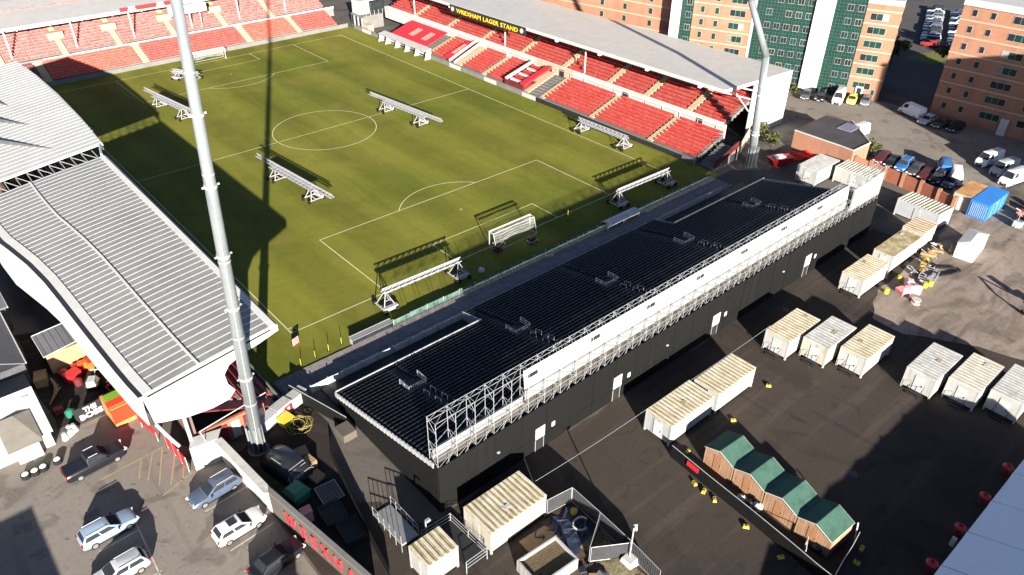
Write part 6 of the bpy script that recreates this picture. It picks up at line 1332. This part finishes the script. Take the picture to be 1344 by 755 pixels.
for i, (x, y, h, r) in enumerate(((95.8,-17.9,2.6,1.4),(97.6,-18.6,2.8,1.5),(88.2,-3.0,3.0,1.7),(90.6,-1.6,2.6,1.6),(87.6,-6.0,2.6,1.4),(110.5,8.5,2.4,1.6),(113.0,6.0,2.0,1.4))):
    tree(x,y,h,r,['left shrub behind the brick boundary wall','right shrub behind the brick boundary wall','dark shrub nearest the right stand end wall','shrub beyond the right stand end wall','low shrub left of flat-roofed building','left hedge bush at the glass facade','right hedge bush at the glass facade'][i])
for i, (x, y) in enumerate(((150,8.5),(146,2),(154,-7.5),(166,-8.5),(160,12))):
    tree(x,y,7,3.0,['dark tree left of the grass verge','dark tree before the grass verge','dark tree right of the grass verge','dark tree by the distant car park','dark tree behind the grass verge'][i],'tree','tree',n=700,leaf=0.4)

# ------------------------------------------------------------------ houses outside the frame that throw the shadows in the car park, and far buildings
def house(x0, x1, y0, y1, hw, hr, label, ridge='y'):
    t = thing('terraced_house', label, 'house', ((x0+x1)/2,(y0+y1)/2,0)); MB().box(x0,x1,y0,y1,0,hw).build('wall', BRICK2, t)
    xm = (x0+x1)/2
    for s, xe in ((-1,x0-0.3),(1,x1+0.3)):
        q = [(xm,y0-0.2,hr),(xm,y1+0.2,hr),(xe,y1+0.2,hw-0.1),(xe,y0-0.2,hw-0.1)]
        MB().slab(q if s < 0 else q[::-1],0.15).build('roof_slope', SLATE, t)
    for yy in (y0+0.02,y1-0.2): MB().add([(x0,yy,hw),(x1,yy,hw),(xm,yy,hr-0.15),(x0,yy+0.18,hw),(x1,yy+0.18,hw),(xm,yy+0.18,hr-0.15)],[(0,1,2),(5,4,3),(0,2,5,3),(1,4,5,2),(0,3,4,1)]).build('gable', BRICK2, t)
    MB().box(xm-0.4,xm+0.4,y1-1.3,y1-0.6,hr-0.5,hr+1.1).build('chimney', BRICK2, t)
    for k in range(3): MB().box(x1+0.0,x1+0.04,y0+1+k*2.5,y0+2+k*2.5,1.0,2.4).build('window', GLASSD, t)
t = thing('flat_roofed_house', 'flat-roofed brick house below the left edge of the view', 'house', (-44,-38,0)); MB().box(-52,-39.3,-48,-29.8,0,6.3).build('wall', BRICK2, t); MB().box(-52.2,-39.1,-48.2,-29.6,6.3,6.6).build('roof', SLATE, t)
for k in range(5): MB().box(-39.3,-39.24,-46+k*3.4,-44.4+k*3.4,1.0,2.6).build('window', GLASSD, t)
house(-27,-21,-56,-46.5,4.2,6.0,'brick terraced house below the bottom edge of the view')
t = thing('distant_shed', 'low brown industrial shed beyond the far stand roof', 'building', (8,165,0)); MB().box(-14,34,158,172,0,5).build('wall', mat('brown_wall',(0.22,0.16,0.11),(0.16,0.12,0.08),scale=0.3), t); MB().box(-14.3,34.3,157.7,172.3,5,5.4).build('roof', ROOFGREY, t)
for k in range(7): MB().box(-10+k*6,-7.5+k*6,157.6,157.98,1,3.6).build('window', GLASSD, t)
